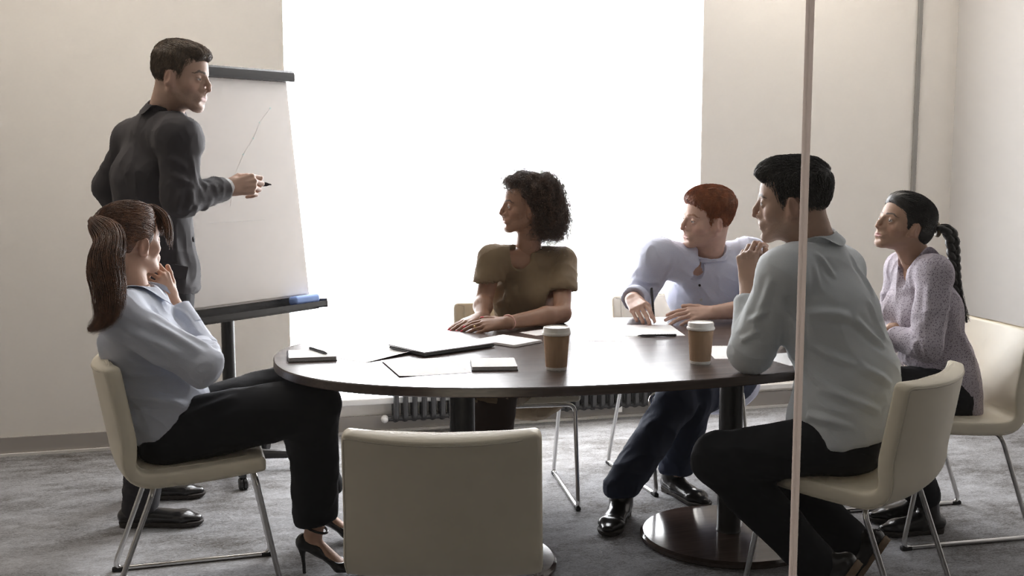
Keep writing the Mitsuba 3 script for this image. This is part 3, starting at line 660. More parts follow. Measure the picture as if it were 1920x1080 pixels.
# ---------------------------------------------------------------- hands: local axes x to the thumb, y along the fingers, z out of the back of the hand
FING = [((.0270, .0930, .001), (.0430, .0255, .0200), .0089), ((.0080, .0980, .0035), (.0475, .0295, .0210), .0091), ((-.0110, .0930, .002), (.0440, .0275, .0205), .0086), ((-.0285, .0840, -.002), (.0345, .0205, .0180), .0076)]
def hand_prims(wrist, R, pose, size=1.0):
    """R: columns thumb side, fingers, back of hand (a left hand is mirrored). pose: curls of four fingers [(a, b, c)], spreads, thumb directions (three). Returns prims and nail places."""
    wrist = np.asarray(wrist, float); W = lambda q: wrist + R @ (np.asarray(q, float) * size); P, nails = [], []
    curls, spread, thumb = pose['curl'], pose.get('spread', (.10, .02, -.05, -.13)), pose['thumb']
    P.append((slab((W((0, -.02, 0)), R[:, 0], .027 * size, .019 * size), (W((0, .03, 0)), R[:, 0], .031 * size, .0165 * size)), .012))
    for (b, L, r), cu, sp in zip(FING, curls, spread):
        P.append((cone(W((b[0] * .55, .020, 0)), W(b), .0135 * size, .0112 * size), .010))
    for (b, L, r), cu, sp in zip(FING, curls, spread):
        p = np.array(b, float); ang = 0; ch = []
        for i, (l, c) in enumerate(zip(L, cu)):
            ang += c; d = V(math.sin(sp) * math.cos(ang), math.cos(sp) * math.cos(ang), -math.sin(ang)); q = p + d * l
            ch.append((cone(W(p), W(q), r * size * (1 - .085 * i), r * size * (1 - .085 * (i + 1))), .003)); p = q
        nz = V(math.sin(sp) * math.sin(ang), math.cos(sp) * math.sin(ang), math.cos(ang)); nails.append((W(p + nz * r * .55 - d * .002), R @ d, R @ nz, r * size))
        P += ch
    p = V(.020, .018, -.006); q = p + unit(thumb[0]) * .044
    P.append((cone(W(p), W(q), .0165 * size, .0125 * size), .012)); p = q
    for i, (d, l) in enumerate(zip(thumb[1:], (.033, .026))):
        q = p + unit(d) * l; P.append((cone(W(p), W(q), (.0112, .0102)[i] * size, (.0102, .0088)[i] * size), .004)); p = q
    nails.append((W(p + V(.3, 0, .5) * .009), R @ unit(thumb[2]), R @ unit(V(.5, 0, .8)), .010 * size))
    return P, nails
POSE = {
 'flat': dict(curl=[(.10, .14, .08)] * 4, spread=(.05, .01, -.03, -.08), thumb=((.72, .66, -.16), (.35, .92, -.10), (.18, .98, -.05))),
 'relaxed': dict(curl=[(.30, .45, .25), (.38, .50, .28), (.45, .55, .30), (.50, .58, .32)], thumb=((.62, .70, -.35), (.30, .90, -.30), (.12, .95, -.28))),
 'pen': dict(curl=[(.75, .80, .25), (.85, .95, .35), (1.0, 1.05, .45), (1.1, 1.1, .5)], spread=(.02, .0, -.02, -.05), thumb=((.50, .66, -.56), (.05, .88, -.48), (-.22, .90, -.38))),
 'marker': dict(curl=[(.80, 1.05, .45), (1.0, 1.15, .6), (1.15, 1.2, .7), (1.2, 1.25, .7)], spread=(.02, .0, -.02, -.05), thumb=((.55, .70, -.45), (.05, .90, -.42), (-.30, .88, -.36))),
 'fist': dict(curl=[(.95, 1.25, .7), (1.1, 1.3, .8), (1.2, 1.3, .8), (1.25, 1.3, .8)], spread=(.02, 0, -.02, -.04), thumb=((.55, .70, -.45), (.0, .85, -.52), (-.6, .70, -.40))),
 'clasp': dict(curl=[(.85, .70, .35), (.90, .75, .35), (.95, .75, .35), (1.0, .75, .35)], spread=(.05, .01, -.03, -.07), thumb=((.50, .75, -.42), (.10, .92, -.35), (-.25, .92, -.28))),
 'chin': dict(curl=[(.55, 1.0, .5), (.75, 1.2, .6), (.95, 1.25, .7), (1.05, 1.25, .7)], spread=(.03, 0, -.03, -.06), thumb=((.60, .74, -.25), (.30, .94, -.10), (.15, .98, -.05))),
}
# ---------------------------------------------------------------- hair: many fine locks laid over a cap
def locks(pts, r0, r1=.0003, sides=3):
    """pts (n, k, 3): n locks of k points each, as thin tapering tubes in one mesh."""
    n, k = pts.shape[:2]; t = np.gradient(pts, axis=1); t /= np.linalg.norm(t, axis=2, keepdims=True) + 1e-9
    ref = np.where(np.abs(t[..., 2:]) < .9, [0, 0, 1.0], [1.0, 0, 0]); a = np.cross(t, ref); a /= np.linalg.norm(a, axis=2, keepdims=True) + 1e-9; b = np.cross(t, a)
    taper = np.linspace(0, 1, k) ** 1.6; rad = (np.broadcast_to(r0, (n,))[:, None] * (1 - taper) + r1 * taper)[..., None, None]
    ang = np.arange(sides) * 2 * np.pi / sides
    v = pts[:, :, None] + rad * (np.cos(ang)[None, None, :, None] * a[:, :, None] + np.sin(ang)[None, None, :, None] * b[:, :, None])
    i, j, s = np.meshgrid(np.arange(n), np.arange(k - 1), np.arange(sides), indexing='ij'); s2 = (s + 1) % sides; ix = lambda j, s: (i * k + j) * sides + s
    q = np.stack([ix(j, s), ix(j, s2), ix(j + 1, s2), ix(j + 1, s)], -1).reshape(-1, 4)
    return trimesh.Trimesh(v.reshape(-1, 3), np.vstack([q[:, [0, 1, 2]], q[:, [0, 2, 3]]]), process=False)
def comb(cap, n, length, flow, lift=.004, steps=7, wave=.0, seed=0, pick=None, r=.0012, jit=.25):
    """Locks that root on the cap and follow flow(p) along its surface. length: metres or a function of the roots."""
    rng = np.random.default_rng(seed); pts, fi = trimesh.sample.sample_surface(cap, n, seed=seed); nr = cap.face_normals[fi]
    if pick is not None:
        k = pick(pts); pts, nr, fi = pts[k], nr[k], fi[k]
    L = length(pts) if callable(length) else np.full(len(pts), length); L = L * rng.uniform(.75, 1.2, len(pts))
    from scipy.spatial import cKDTree
    tree = cKDTree(cap.triangles_center); p = pts - nr * .002; out = [p]; ph = rng.uniform(0, 6.28, len(pts)); rv = rng.normal(0, jit, pts.shape)
    up = lift * rng.uniform(.4, 1.5, len(pts))
    for s in range(1, steps):
        d = flow(p) + rv * .5; d /= np.linalg.norm(d, axis=1, keepdims=True) + 1e-9
        _, q = tree.query(p); nn = cap.face_normals[q]; d = d - nn * (d * nn).sum(1, keepdims=True); d /= np.linalg.norm(d, axis=1, keepdims=True) + 1e-9
        p = p + d * (L / (steps - 1))[:, None]
        _, q = tree.query(p); nn = cap.face_normals[q]; gap = ((p - cap.triangles_center[q]) * nn).sum(1)
        p = p + nn * (up * math.sin(s / (steps - 1) * 2.2) - gap)[:, None] + np.cross(d, nn) * (wave * np.sin(ph + s * 1.5))[:, None]
        out.append(p)
    return locks(np.stack(out, 1), rng.uniform(.6, 1.2, len(pts)) * r)

# ---------------------------------------------------------------- people: one body each, clothes and hair laid over it
MC = {'type': 'mesh_attribute', 'name': 'vertex_color'}
bsdf('skin', MC, .48, .4)
bsdf('eye', MC, .08, .5)
def cloth(name, c, rough=.88, sheen=.3, weave=900., var=.10):
    c = [float(x) for x in c]
    def fn(p, n, uv):
        k = 1 + var * (pfbm(p.x * 9, p.y * 9, p.z * 9, octaves=3) - .5) + .10 * (pnoise(p.x * weave, p.y * weave, p.z * weave) - .5)
        return mi.Color3f(c[0] * k, c[1] * k, c[2] * k)
    bsdf(name, mikit.proc(fn), rough, .25, sheen=sheen)
def hairmat(name, c, c2, rough=.42):
    c, c2 = [float(x) for x in c], [float(x) for x in c2]
    def fn(p, n, uv): return mix(c, c2, dr.clip(pfbm(p.x * 60, p.y * 60, p.z * 22, octaves=3) * 1.6 - .3, 0, 1))
    bsdf(name, mikit.proc(fn), rough, .45)
bsdf('shoe', (.012, .011, .011), .22, .5)
bsdf('sole', (.03, .025, .022), .7, .3)
bsdf('button', (.55, .55, .55), .35, .5)
bsdf('dark_button', (.02, .018, .02), .7, .3)

def right_of(f): return unit(np.cross(f, V(0, 0, 1)))
def trunk(j, inf=0.0, fem=False, k=1.0, low=0.0):
    """Pelvis, waist, chest and shoulders as (prim, k)."""
    pel, che, nek, rp, rc = j['pel'], j['che'], j['nek'], j['rp'], j['rc']
    up = unit(che - pel); wai = pel * .52 + che * .48 + j.get('waist', V(0, 0, 0)); top = che * .36 + nek * .64
    W = dict(h=(.158, .112), w=(.142, .105), c=(.158, .112), t=(.120, .072)) if not fem else dict(h=(.160, .112), w=(.118, .088), c=(.136, .098), t=(.100, .060))
    st = lambda c, r, q: (c, r, q[0] * k + inf, q[1] * k + inf)
    s = [st(pel - up * (.03 + low), rp, W['h']), st(pel + up * .05, rp, W['h']), st(wai, rp + rc, W['w']), st(che, rc, W['c']), st(top, rc, W['t'])]
    P = [(slab(a, b), .03) for a, b in zip(s[:-1], s[1:])]
    for sh in (j['sr'], j['sl']):
        P += [(cone(top + (sh - top) * .2 + up * .012, sh, (.062 if not fem else .050) * k + inf, (.056 if not fem else .045) * k + inf), .035),
              (cone(nek - up * .0, sh + up * .014, (.042 if not fem else .034) * k + inf * .6, (.036 if not fem else .030) * k + inf), .04)]
    P.append((cone(top, nek, .066 * k + inf * .5, (.058 if not fem else .05) * k + inf * .5), .03))
    if fem:
        f = unit(np.cross(V(0, 0, 1), rc)); b = che - up * .035 + f * .072
        for q in (-1, 1): P.append((ball(b + rc * q * .062, .052 + inf), .04))
    return P
def sleeve(a, b, c, r=(.062, .052, .040), cut=None):
    P = [(cone(a, b, r[0], r[1]), .02), (cone(b, c, r[1], r[2]), .02)]
    return P
def arm(j, s, pose, fingers, dorsal, fem=False, start=.45, k=1.0, hand=1.0):
    """Bare arm from the middle of the upper arm to the finger tips. s: 'r' or 'l'."""
    sh, el, wr = j['s' + s], j['e' + s], j['w' + s]; q = .86 if fem else 1.0; q *= k
    fo = wr - el; a = sh + (el - sh) * start
    P = [(cone(a, el, .046 * q, .039 * q), .015), (cone(el, el + fo * .3, .040 * q, .043 * q), .015), (cone(el + fo * .3, wr, .043 * q, .0265 * q), .015)]
    y = unit(fingers); x = np.cross(y, dorsal) * (-1 if s == 'r' else 1); x = unit(x - y * (x @ y)); z = unit(np.cross(x, y)) ; z = z if z @ np.asarray(dorsal) > 0 else -z
    R = np.stack([x, y, z], 1); H, nails = hand_prims(wr, R, POSE[pose] if isinstance(pose, str) else pose, hand * (.90 if fem else 1.0))
    return P + H, nails, R
def weld(ms):
    """One closed surface where the solids allow it."""
    try:
        M = None
        for m in ms:
            q = manifold3d.Manifold(manifold3d.Mesh(np.asarray(m.vertices, np.float32), np.asarray(m.faces, np.uint32)))
            if q.status() != manifold3d.Error.NoError or q.num_tri() == 0: raise ValueError
            M = q if M is None else M + q
        r = M.to_mesh(); return trimesh.Trimesh(r.vert_properties[:, :3], r.tri_verts, process=False)
    except Exception: return join(ms)
def body(key, j, face, arms, fem=False, k=1.0, legs=True, gaze=None, nail_color=None):
    """The whole skin: head, trunk, arms, legs; eyes are parts of the thing."""
    RH, HC, s = basis(j['hf'], j['hu']), j['hc'], j.get('hs', 1.0)
    o = dict(face); o['neck_base'] = RH.T @ (j['nek'] - unit(j['nek'] - j['che']) * .03 - HC) / s
    head = head_clay(o).mesh(1)
    hv = np.array(head.vertices); pc = paint_head(hv, o); lw = 1 - o.get('lower', .96); hv[:, 2] += lw * np.clip(-.018 - hv[:, 2], 0, .10); hv[:, 0] *= 1 - o.get('slim', 0) * np.clip((-.01 - hv[:, 2]) / .08, 0, 1) * (hv[:, 2] > -.135)
    head = trimesh.Trimesh(hv, head.faces, process=False); head = trimesh.Trimesh(HC + (np.array(head.vertices) * s) @ RH.T, head.faces, process=False)
    core = [(p, kk) for p, kk in trunk(j, -.010, fem, k)]
    if legs:
        for q in 'rl':
            core += [(cone(j['h' + q], j['k' + q], .078 * k, .052 * k), .03), (cone(j['k' + q], j['a' + q], .050 * k, .034 * k), .02)]
    for q in 'rl': core.append((cone(j['s' + q], j['s' + q] * .4 + j['e' + q] * .6, .046 * k, .040 * k), .02))
    parts = [head, melt(core, .012, smooth=1)]; nails = []
    for P, nl, R in arms: parts.append(melt(P, .0024, smooth=1)); nails += nl
    m = weld(parts); v = np.array(m.vertices)
    q = ((v - HC) @ RH) / s
    from scipy.spatial import cKDTree
    col = pc[cKDTree(hv).query(q)[1]]
    far = ~((np.abs(q) < .16).all(1)); plain = np.array(o['skin']) * (1 + .14 * (meshkit.fbm(v * 50, 3, 8)[:, None] - .5)); col[far] = plain[far]
    for p, d, z, r in nails:
        e = v - p; t = (np.abs(e @ d) < r * 1.05) & (np.abs(e @ np.cross(d, z)) < r * .78) & (e @ z > -.15 * r) & (e @ z < r * 1.4)
        col[t] = nail_color if nail_color is not None else np.minimum(np.array(o['skin']) * [1.12, 1.12, 1.12], 1)
    put(key, 'body', m, 'skin', color=col)
    for t in (-1, 1):
        em, ec = eyeball(unit(gaze if gaze is not None else V(0, 1, 0)), face.get('iris', (.07, .035, .02)))
        put(key + '__body', 'eye', moved(em, RH @ (np.eye(3) * s), HC + RH @ V(t * .0315, .0730, .0010) * s), 'eye', color=ec, label='eye')
    return RH, HC, s
def in_head(m, RH, HC, s): return trimesh.Trimesh(HC + (np.array(m.vertices) * s) @ RH.T, m.faces, process=False)
def collar(j, head, cloth_mesh, front, r, h=.036, leaf=.042, tip=.030, gap=.35, thick=.0022, up=.008, sit=.004, back=.006):
    """A folded collar round the neck whose leaf lies on the cloth below it; gap: half the opening at the throat in radians."""
    from scipy.spatial import cKDTree
    RH, HC, s = head; top = HC + RH @ V(0, -.032, -.062) * s; z = unit(top - j['nek']); f = unit(np.asarray(front) - z * (np.asarray(front) @ z)); x = np.cross(f, z); rings = []
    cv = np.array(cloth_mesh.vertices); cn = normals(cloth_mesh); keep = (cn[:, 2] > .12) & (np.linalg.norm(cv - j['nek'], axis=1) < .26); cv = cv[keep]; tree = cKDTree(cv[:, :2])
    def height(p):
        dd, i = tree.query(p[..., :2], 5); w = 1 / (dd + .002); return (cv[i, 2] * w).sum(-1) / w.sum(-1)
    PH = np.linspace(-(np.pi - gap), np.pi - gap, 57); E = np.abs(PH) / (np.pi - gap); D = np.array([-f * math.cos(q) + x * math.sin(q) for q in PH])
    BASE = j['nek'] + z * (up - .016 * E)[:, None] - f * back; R0s = r * (1 + .04 * E); HH = h * (1 - .30 * E * E); DEP = leaf + tip * smooth01((E - .60) / .40)
    soft = lambda q: np.convolve(np.pad(np.max([np.roll(np.pad(q, 4, mode='edge'), k) for k in range(-3, 4)], 0)[4:-4], 4, mode='edge'), np.ones(9) / 9, 'valid')
    rim = BASE + D * (R0s + .006)[:, None]; need = height(rim) + .010 - (rim[:, 2] + HH * z[2]); HH = HH + soft(np.clip(need, 0, .05))
    LV = []
    for t in np.linspace(0, 1, 6):
        q = BASE + D * (R0s + .004 + .018 * t + .012 * t * E)[:, None] + z * (HH - DEP * t)[:, None] + f * (.012 * t * smooth01((E - .7) / .3))[:, None]
        q[:, 2] += soft(np.clip(height(q) + sit + thick - q[:, 2], 0, .09)); LV.append(q)
    for m in range(len(PH)):
        d, base, R0, hh = D[m], BASE[m], R0s[m], HH[m]
        inner = [base + d * R0, base + d * R0 * .98 + z * hh * .8, base + d * (R0 * .98 + thick * .6) + z * hh]; L = [q[m] for q in LV]
        low = [q - d * thick * .9 - z * thick * .5 for q in L]
        rings.append(inner + L + low[::-1] + [base + d * (R0 + thick * .7) + z * (hh - thick * 2), base + d * (R0 + thick)])
    return loft(rings)
def shoe(ankle, toe_dir, L=.285, w=.047, h=.012, key=None, up=None, heel=.022, lace=True, label=None, boot=False):
    """A leather lace-up: sole with heel block, upper, laces. ankle: ankle joint; the sole lies .085 under it."""
    f = unit(toe_dir); u = V(0, 0, 1) if up is None else unit(up); f = unit(f - u * (f @ u)); r = np.cross(f, u); R = np.stack([r, f, u], 1)
    o = np.asarray(ankle) - u * .085; W = lambda x, y, z: o + R @ V(x, y, z)
    P = [(slab((W(0, -.055, .040), r, .034, .030), (W(0, .02, .040), r, .038, .030)), .02), (cone(W(0, -.02, .055), W(0, -.012, .115), .040, .040), .02),
         (slab((W(0, .03, .040), r, .040, .032), (W(0, L - .135, .034), r, w, .022)), .025), (slab((W(0, L - .14, .033), r, w, .022), (W(0, L - .082, .028), r, w * .50, .013)), .02)]
    if boot: P.append((cone(W(0, -.018, .07), W(0, -.020, .125), .043, .044), .02))
    up_m = melt(P, .005, then=[lambda c: c.keep(half(W(0, 0, .014), -u), .004)])
    th = np.linspace(0, 2 * np.pi, 48, endpoint=False); y = np.cos(th); yy = np.where(y > 0, y * (L - .07), y * .078)
    ww = np.interp(yy, [-.078, -.05, .02, .10, L - .125, L - .09, L - .07], [.0, .030, .033, .041, w, w * .78, 0]); ww = np.where(yy > L - .1, w * .95 * np.sqrt(np.clip(1 - ((yy - (L - .125)) / (.055)) ** 2, 0, 1)), ww); ww = np.where(yy < -.04, .034 * np.sqrt(np.clip(1 - ((yy + .04) / .038) ** 2, 0, 1)), ww)
    ring = lambda z, g: np.array([W(math.copysign(a, b) * g, c * (1 + (g - 1) * .5), z) for a, b, c in zip(ww, np.sin(th), yy)])
    sole = loft([ring(.006, 1.0), ring(.014, 1.06), ring(.020, 1.06), ring(.022, 1.02)])
    hb = extrude(__import__('shapely').Polygon([(a * 1.02, b) for a, b in zip(np.where(np.sin(th) > 0, ww, -ww), yy)]).intersection(__import__('shapely').box(-.1, -.1, .1, -.012)), .016)
    hb = moved(hb, R, o)
    k = put(key, 'shoe', up_m, 'shoe', True, label=label or 'polished black leather shoe')
    put(k, 'sole', join([sole, hb]), 'sole', 40)
    if lace:
        P = [pipe(np.array([W(-.022, y0, .066 - .22 * (y0 - .03)), W(0, y0 + .004, .0765 - .27 * (y0 - .03)), W(.022, y0, .066 - .22 * (y0 - .03))]), .0022, 6) for y0 in (.045, .060, .075)]
        put(k, 'laces', join(P), 'shoe', 40)
    return k
def tail(guide, radius, n, k=18, seed=0, wave=.006, r=.0013, flat=.75, ends=.25):
    """A hank of hair along a guide curve (points); radius: function of 0..1."""
    rng = np.random.default_rng(seed); g = np.asarray(guide, float); d = np.r_[0, np.cumsum(np.linalg.norm(np.diff(g, axis=0), axis=1))]; t = np.linspace(0, 1, k)
    from scipy.interpolate import CubicSpline
    c = CubicSpline(d / d[-1], g)(t); tg = np.gradient(c, axis=0); tg /= np.linalg.norm(tg, axis=1, keepdims=True)
    a = np.cross(tg, V(.3, .9, .1)); a /= np.linalg.norm(a, axis=1, keepdims=True); b = np.cross(tg, a); out = []
    an, rd = rng.uniform(0, 2 * np.pi, n), np.sqrt(rng.uniform(.05, 1, n)); R = np.array([radius(x) for x in t]); ph = rng.uniform(0, 6.28, n); stop = 1 - ends * rng.uniform(0, 1, n) ** 2
    for i in range(n):
        tt = t * stop[i]; C = np.stack([np.interp(tt, t, c[:, q]) for q in range(3)], 1); A = np.stack([np.interp(tt, t, a[:, q]) for q in range(3)], 1); B = np.stack([np.interp(tt, t, b[:, q]) for q in range(3)], 1); rr = np.interp(tt, t, R)
        w = wave * np.sin(ph[i] + tt * 7) * tt
        out.append(C + A * (math.cos(an[i]) * rd[i] * rr + w)[:, None] + B * (math.sin(an[i]) * rd[i] * rr * flat + w * .6)[:, None])
    return locks(np.array(out), rng.uniform(.7, 1.2, n) * r)
def tail_core(guide, radius, k=24, flat=.75):
    from scipy.interpolate import CubicSpline
    g = np.asarray(guide, float); d = np.r_[0, np.cumsum(np.linalg.norm(np.diff(g, axis=0), axis=1))]; t = np.linspace(0, 1, k); c = CubicSpline(d / d[-1], g)(t)
    tg = np.gradient(c, axis=0); tg /= np.linalg.norm(tg, axis=1, keepdims=True); a = np.cross(tg, V(.3, .9, .1)); a /= np.linalg.norm(a, axis=1, keepdims=True); b = np.cross(tg, a); th = np.linspace(0, 2 * np.pi, 16, endpoint=False)
    return loft([c[i] + .86 * radius(t[i]) * (np.cos(th)[:, None] * a[i] + flat * np.sin(th)[:, None] * b[i]) for i in range(k)])
SHORT = [(.100, .088), (.082, .070), (.062, .050), (.046, .040), (.030, .012), (.022, -.026), (.004, -.022), (.000, .012), (-.030, .020), (-.040, -.030), (-.058, -.062), (-.15, -.062), (-.15, .25), (.14, .25)]
def cap(extra=(), poly=SHORT, grow=1.0, h=.0035, bump=.0, seed=0, inner=((0, -.013, .036), (.0775, .0985, .0870))):
    P = [(ell(inner[0], np.array(inner[1]) * grow), .02)] + [(p, .02) for p in extra]
    m = melt(P, h, then=[lambda c: c.keep(side(poly), .006)])
    if bump:
        v = np.array(m.vertices); m = trimesh.Trimesh(v + normals(m) * (bump * (meshkit.fbm(v * np.array([120, 35, 35]), 3, seed) - .5))[:, None], m.faces, process=False)
    return m
def short_flow(p):
    w = smooth01((p[:, 2] - .055) / .05)[:, None]; d = w * np.array([.12, .9, .15]) + (1 - w) * np.array([0, -.30, -1.0]); d[:, 0] += .35 * np.sign(p[:, 0]) * w[:, 0] * (p[:, 0] ** 2 > .0009); return d

def neckhole(j, r=.062, down=.0, k=.008):
    """Takes the cloth away round the neck so that the skin comes out of it."""
    R = basis(j['hf'], j['hu']); top = j['hc'] + R @ V(0, -.032, -.062) * j.get('hs', 1); ax = unit(top - j['nek']); o = j['nek'] + ax * (.010 - down) - R[:, 1] * .004
    return lambda c: c.cut(cone(o + ax * (r * .75), o + ax * .20, r, r + .04), k)
def stick(mesh, near, thing_mesh, up=V(0, 0, 1), lift=0.0):
    """Lays a small flat piece (its z outward, y up) onto the surface of a mesh at the point nearest to 'near'."""
    from scipy.spatial import cKDTree
    t = cKDTree(mesh.triangles_center); _, i = t.query(near, 60); n = unit(mesh.face_normals[i].mean(0)); y = unit(np.asarray(up) - n * (np.asarray(up) @ n)); x = np.cross(y, n)
    return moved(thing_mesh, np.stack([x, y, n], 1), mesh.triangles_center[i[0]] + n * lift)
BUTTON = lathe([(0, 0), (.0052, 0), (.0056, .0012), (.004, .0024), (0, .002)], 18)

# ================================================================ the standing presenter in a dark suit
cloth('suit', (.042, .0385, .042), .8, .4, 1300, .15)
cloth('suit_trousers', (.022, .021, .024), .85, .3)
cloth('white_cotton', (.72, .72, .74), .8, .1)
hairmat('brown_hair', (.055, .038, .025), (.15, .105, .07))
p = thing('person', 'standing man in a dark suit jacket pointing a marker at the flip chart', 'person')
f = unit(V(.80, .60, 0)); rr = right_of(f)
j = dict(pel=V(-1.366, 4.270, 0.881), che=V(-1.363, 4.260, 1.310), nek=V(-1.294, 4.220, 1.530), rp=rr, rc=unit(rr + V(.05, -.1, 0)),
         sr=V(-1.204, 4.080, 1.450), sl=V(-1.467, 4.400, 1.445), er=V(-1.188, 4.020, 1.241), wr=V(-1.068, 4.200, 1.275), el=V(-1.610, 4.500, 1.273), wl=V(-1.499, 4.500, 1.055),
         hc=V(-1.211, 4.170, 1.682), hf=unit(V(.96, -.18, -.14)), hu=V(.10, .0, 1), hs=1.04,
         hr=V(-1.303, 4.190, 0.871), hl=V(-1.432, 4.350, 0.861), kr=V(-1.348, 4.120, 0.466), kl=V(-1.460, 4.400, 0.435), ar=V(-1.411, 4.120, 0.099), al=V(-1.497, 4.450, 0.116))
face1 = dict(skin=(.44, .285, .215), lip=(.40, .20, .17), brow_color=(.035, .024, .018), jaw=1.06, chin=1.08, beard=.35, brow_thick=1.1, nose=1.05, open=.7)
R_arm = arm(j, 'r', 'marker', V(.93, .24, .16), V(.10, -.93, .35), start=.6, k=1.05, hand=1.08)
L_arm = arm(j, 'l', 'fist', V(.8, .1, -.6), V(-.3, .9, .2), start=.6)
RH, HC, s = body(p, j, face1, (R_arm, L_arm), k=1.03, gaze=V(-.15, 1, -.1))
cp = cap([ell((0, .030, .092), (.058, .056, .030)), ell((0, .074, .084), (.044, .018, .014)), ell((0, -.03, .07), (.070, .078, .055))], bump=.003)
hm = join([cp, comb(cp, 3600, lambda q: np.interp(q[:, 2], [-.05, .03, .10], [.012, .022, .034]), short_flow, lift=.0035, r=.0011, seed=2)])
put(p, 'hair', in_head(hm, RH, HC, s), 'brown_hair', True, label='short dark brown hair')
f_up = V(0, 0, 1)
JK = trunk(dict(j, che=j['che'], pel=j['pel']), .022, k=1.04)
JK += [(slab((j['pel'] + V(-.008, 0, .20), rr, .162, .135), (j['pel'] + V(.0, 0, .10), rr, .186, .148)), .03), (slab((j['pel'] + V(0, 0, .10), rr, .186, .148), (j['pel'] + V(.005, 0, -.06), rr, .198, .152)), .02)]
JK += [(cone(j['sr'], j['er'], .076, .066), .022), (cone(j['er'], j['er'] * .12 + j['wr'] * .88, .064, .047), .015), (cone(j['sl'], j['el'], .074, .064), .02), (cone(j['el'], j['wl'], .062, .046), .015)]
for q in ('sr', 'sl'): JK.append((ball(j[q] + V(0, 0, .004), .077), .03))
jk = melt(JK, .007, then=[lambda c: c.keep(half(j['pel'] + V(0, 0, -.012), V(.06, .0, -1)), .012), neckhole(j),
    lambda c: c.cut(ell(j['wr'] + (j['wr'] - j['er']) * .16, (.055, .055, .055)), .004)])
el, sh, wr = j['er'], j['sr'], j['wr']
jk = crease(jk, [(el + V(.03, -.06, .045), el + V(.0, -.05, -.05), .011, .008), (el + V(.055, -.05, .05), el + V(.045, -.06, -.05), .010, .009), (el + V(.085, -.05, .05), el + V(.09, -.06, -.045), .010, .007),
    (el + V(-.01, -.07, .10), el + V(.055, -.06, .06), .012, .008), (el + V(-.02, -.07, .16), el + V(.06, -.06, .115), .012, .006), (sh + V(.06, -.02, -.12), sh + V(.08, .03, -.28), .012, .006),
    (j['pel'] + V(.10, -.13, .22), j['pel'] + V(.13, -.12, .02), .02, .006), (j['che'] + V(-.08, -.10, .06), j['che'] + V(.0, -.14, -.10), .02, -.006)], .0042, .075, V(.1, 0, 1), 2.2, 4)
put(p, 'jacket', jk, 'suit', True, label='dark charcoal suit jacket')
put(p + '__jacket', 'collar', collar(j, (RH, HC, s), jk, unit(V(.85, -.1, 0)), .0640, .034, .046, .03, .80, .0035, .012), 'suit', 40)
put(p + '__jacket', 'pocket_flap', stick(jk, j['pel'] + V(.10, -.17, .10), rounded_box(.14, .050, .008, .003), V(.25, 0, 1), .001), 'suit', 30)
put(p + '__jacket', 'button', stick(jk, j['pel'] + V(.24, -.04, .205), moved(BUTTON, np.eye(3) * 1.9)), 'dark_button', 30)
cw = j['er'] * .06 + j['wr'] * .94; ca = unit(j['wr'] - j['er'])
put(p, 'shirt_cuff', loft([[cw + ca * o_ + (basis(ca, V(0, 0, 1))[:, 0] * math.cos(t) * g + basis(ca, V(0, 0, 1))[:, 2] * math.sin(t) * g) for t in np.linspace(0, 2 * np.pi, 28, endpoint=False)] for o_, g in ((-.03, .038), (.022, .037), (.024, .035), (-.03, .033))]), 'white_cotton', 40, label='white shirt cuff')
TR = [(slab((j['pel'] + V(0, 0, .04), rr, .165, .118), (j['pel'] + V(0, 0, -.06), rr, .168, .120)), .03)]
for q in 'rl':
    a2 = j['a' + q] * .94 + j['k' + q] * .06
    TR += [(cone(j['h' + q], j['k' + q], .098, .078), .03), (cone(j['k' + q], j['a' + q] + V(0, 0, -.02), .077, .066), .02)]
tr = melt(TR, .009, then=[lambda c: c.keep(half(j['ar'] + V(0, 0, -.055), V(.25, 0, -1)), .008)])
tr = crease(tr, [(j['ar'] + V(.05, -.05, .03), j['ar'] + V(-.06, -.05, .05), .012, .008), (j['ar'] + V(.06, -.05, .07), j['ar'] + V(-.05, -.06, .10), .014, .006)], .004, .08, V(0, 0, 1), 2.5, 8)
put(p, 'trousers', tr, 'suit_trousers', True, label='dark suit trousers')
shoe(V(j['ar'][0], j['ar'][1], .085), V(.99, .05, 0), .30, key=p)
shoe(V(j['al'][0], j['al'][1], .085), V(.98, .16, 0), .30, key=p)
one('marker', moved(join([lathe([(0, -.062), (.0075, -.062), (.008, -.058), (.008, .045), (.006, .05), (.0035, .056), (.002, .064), (0, .065)], 24)]), basis(V(0, .2, 1), V(.9, .3, 0)) @ np.eye(3), R_arm[1][0][0] + V(-.012, .01, -.004)), 'suit_trousers', 'dark marker pen held in the hand of the standing man', 'marker', 40)

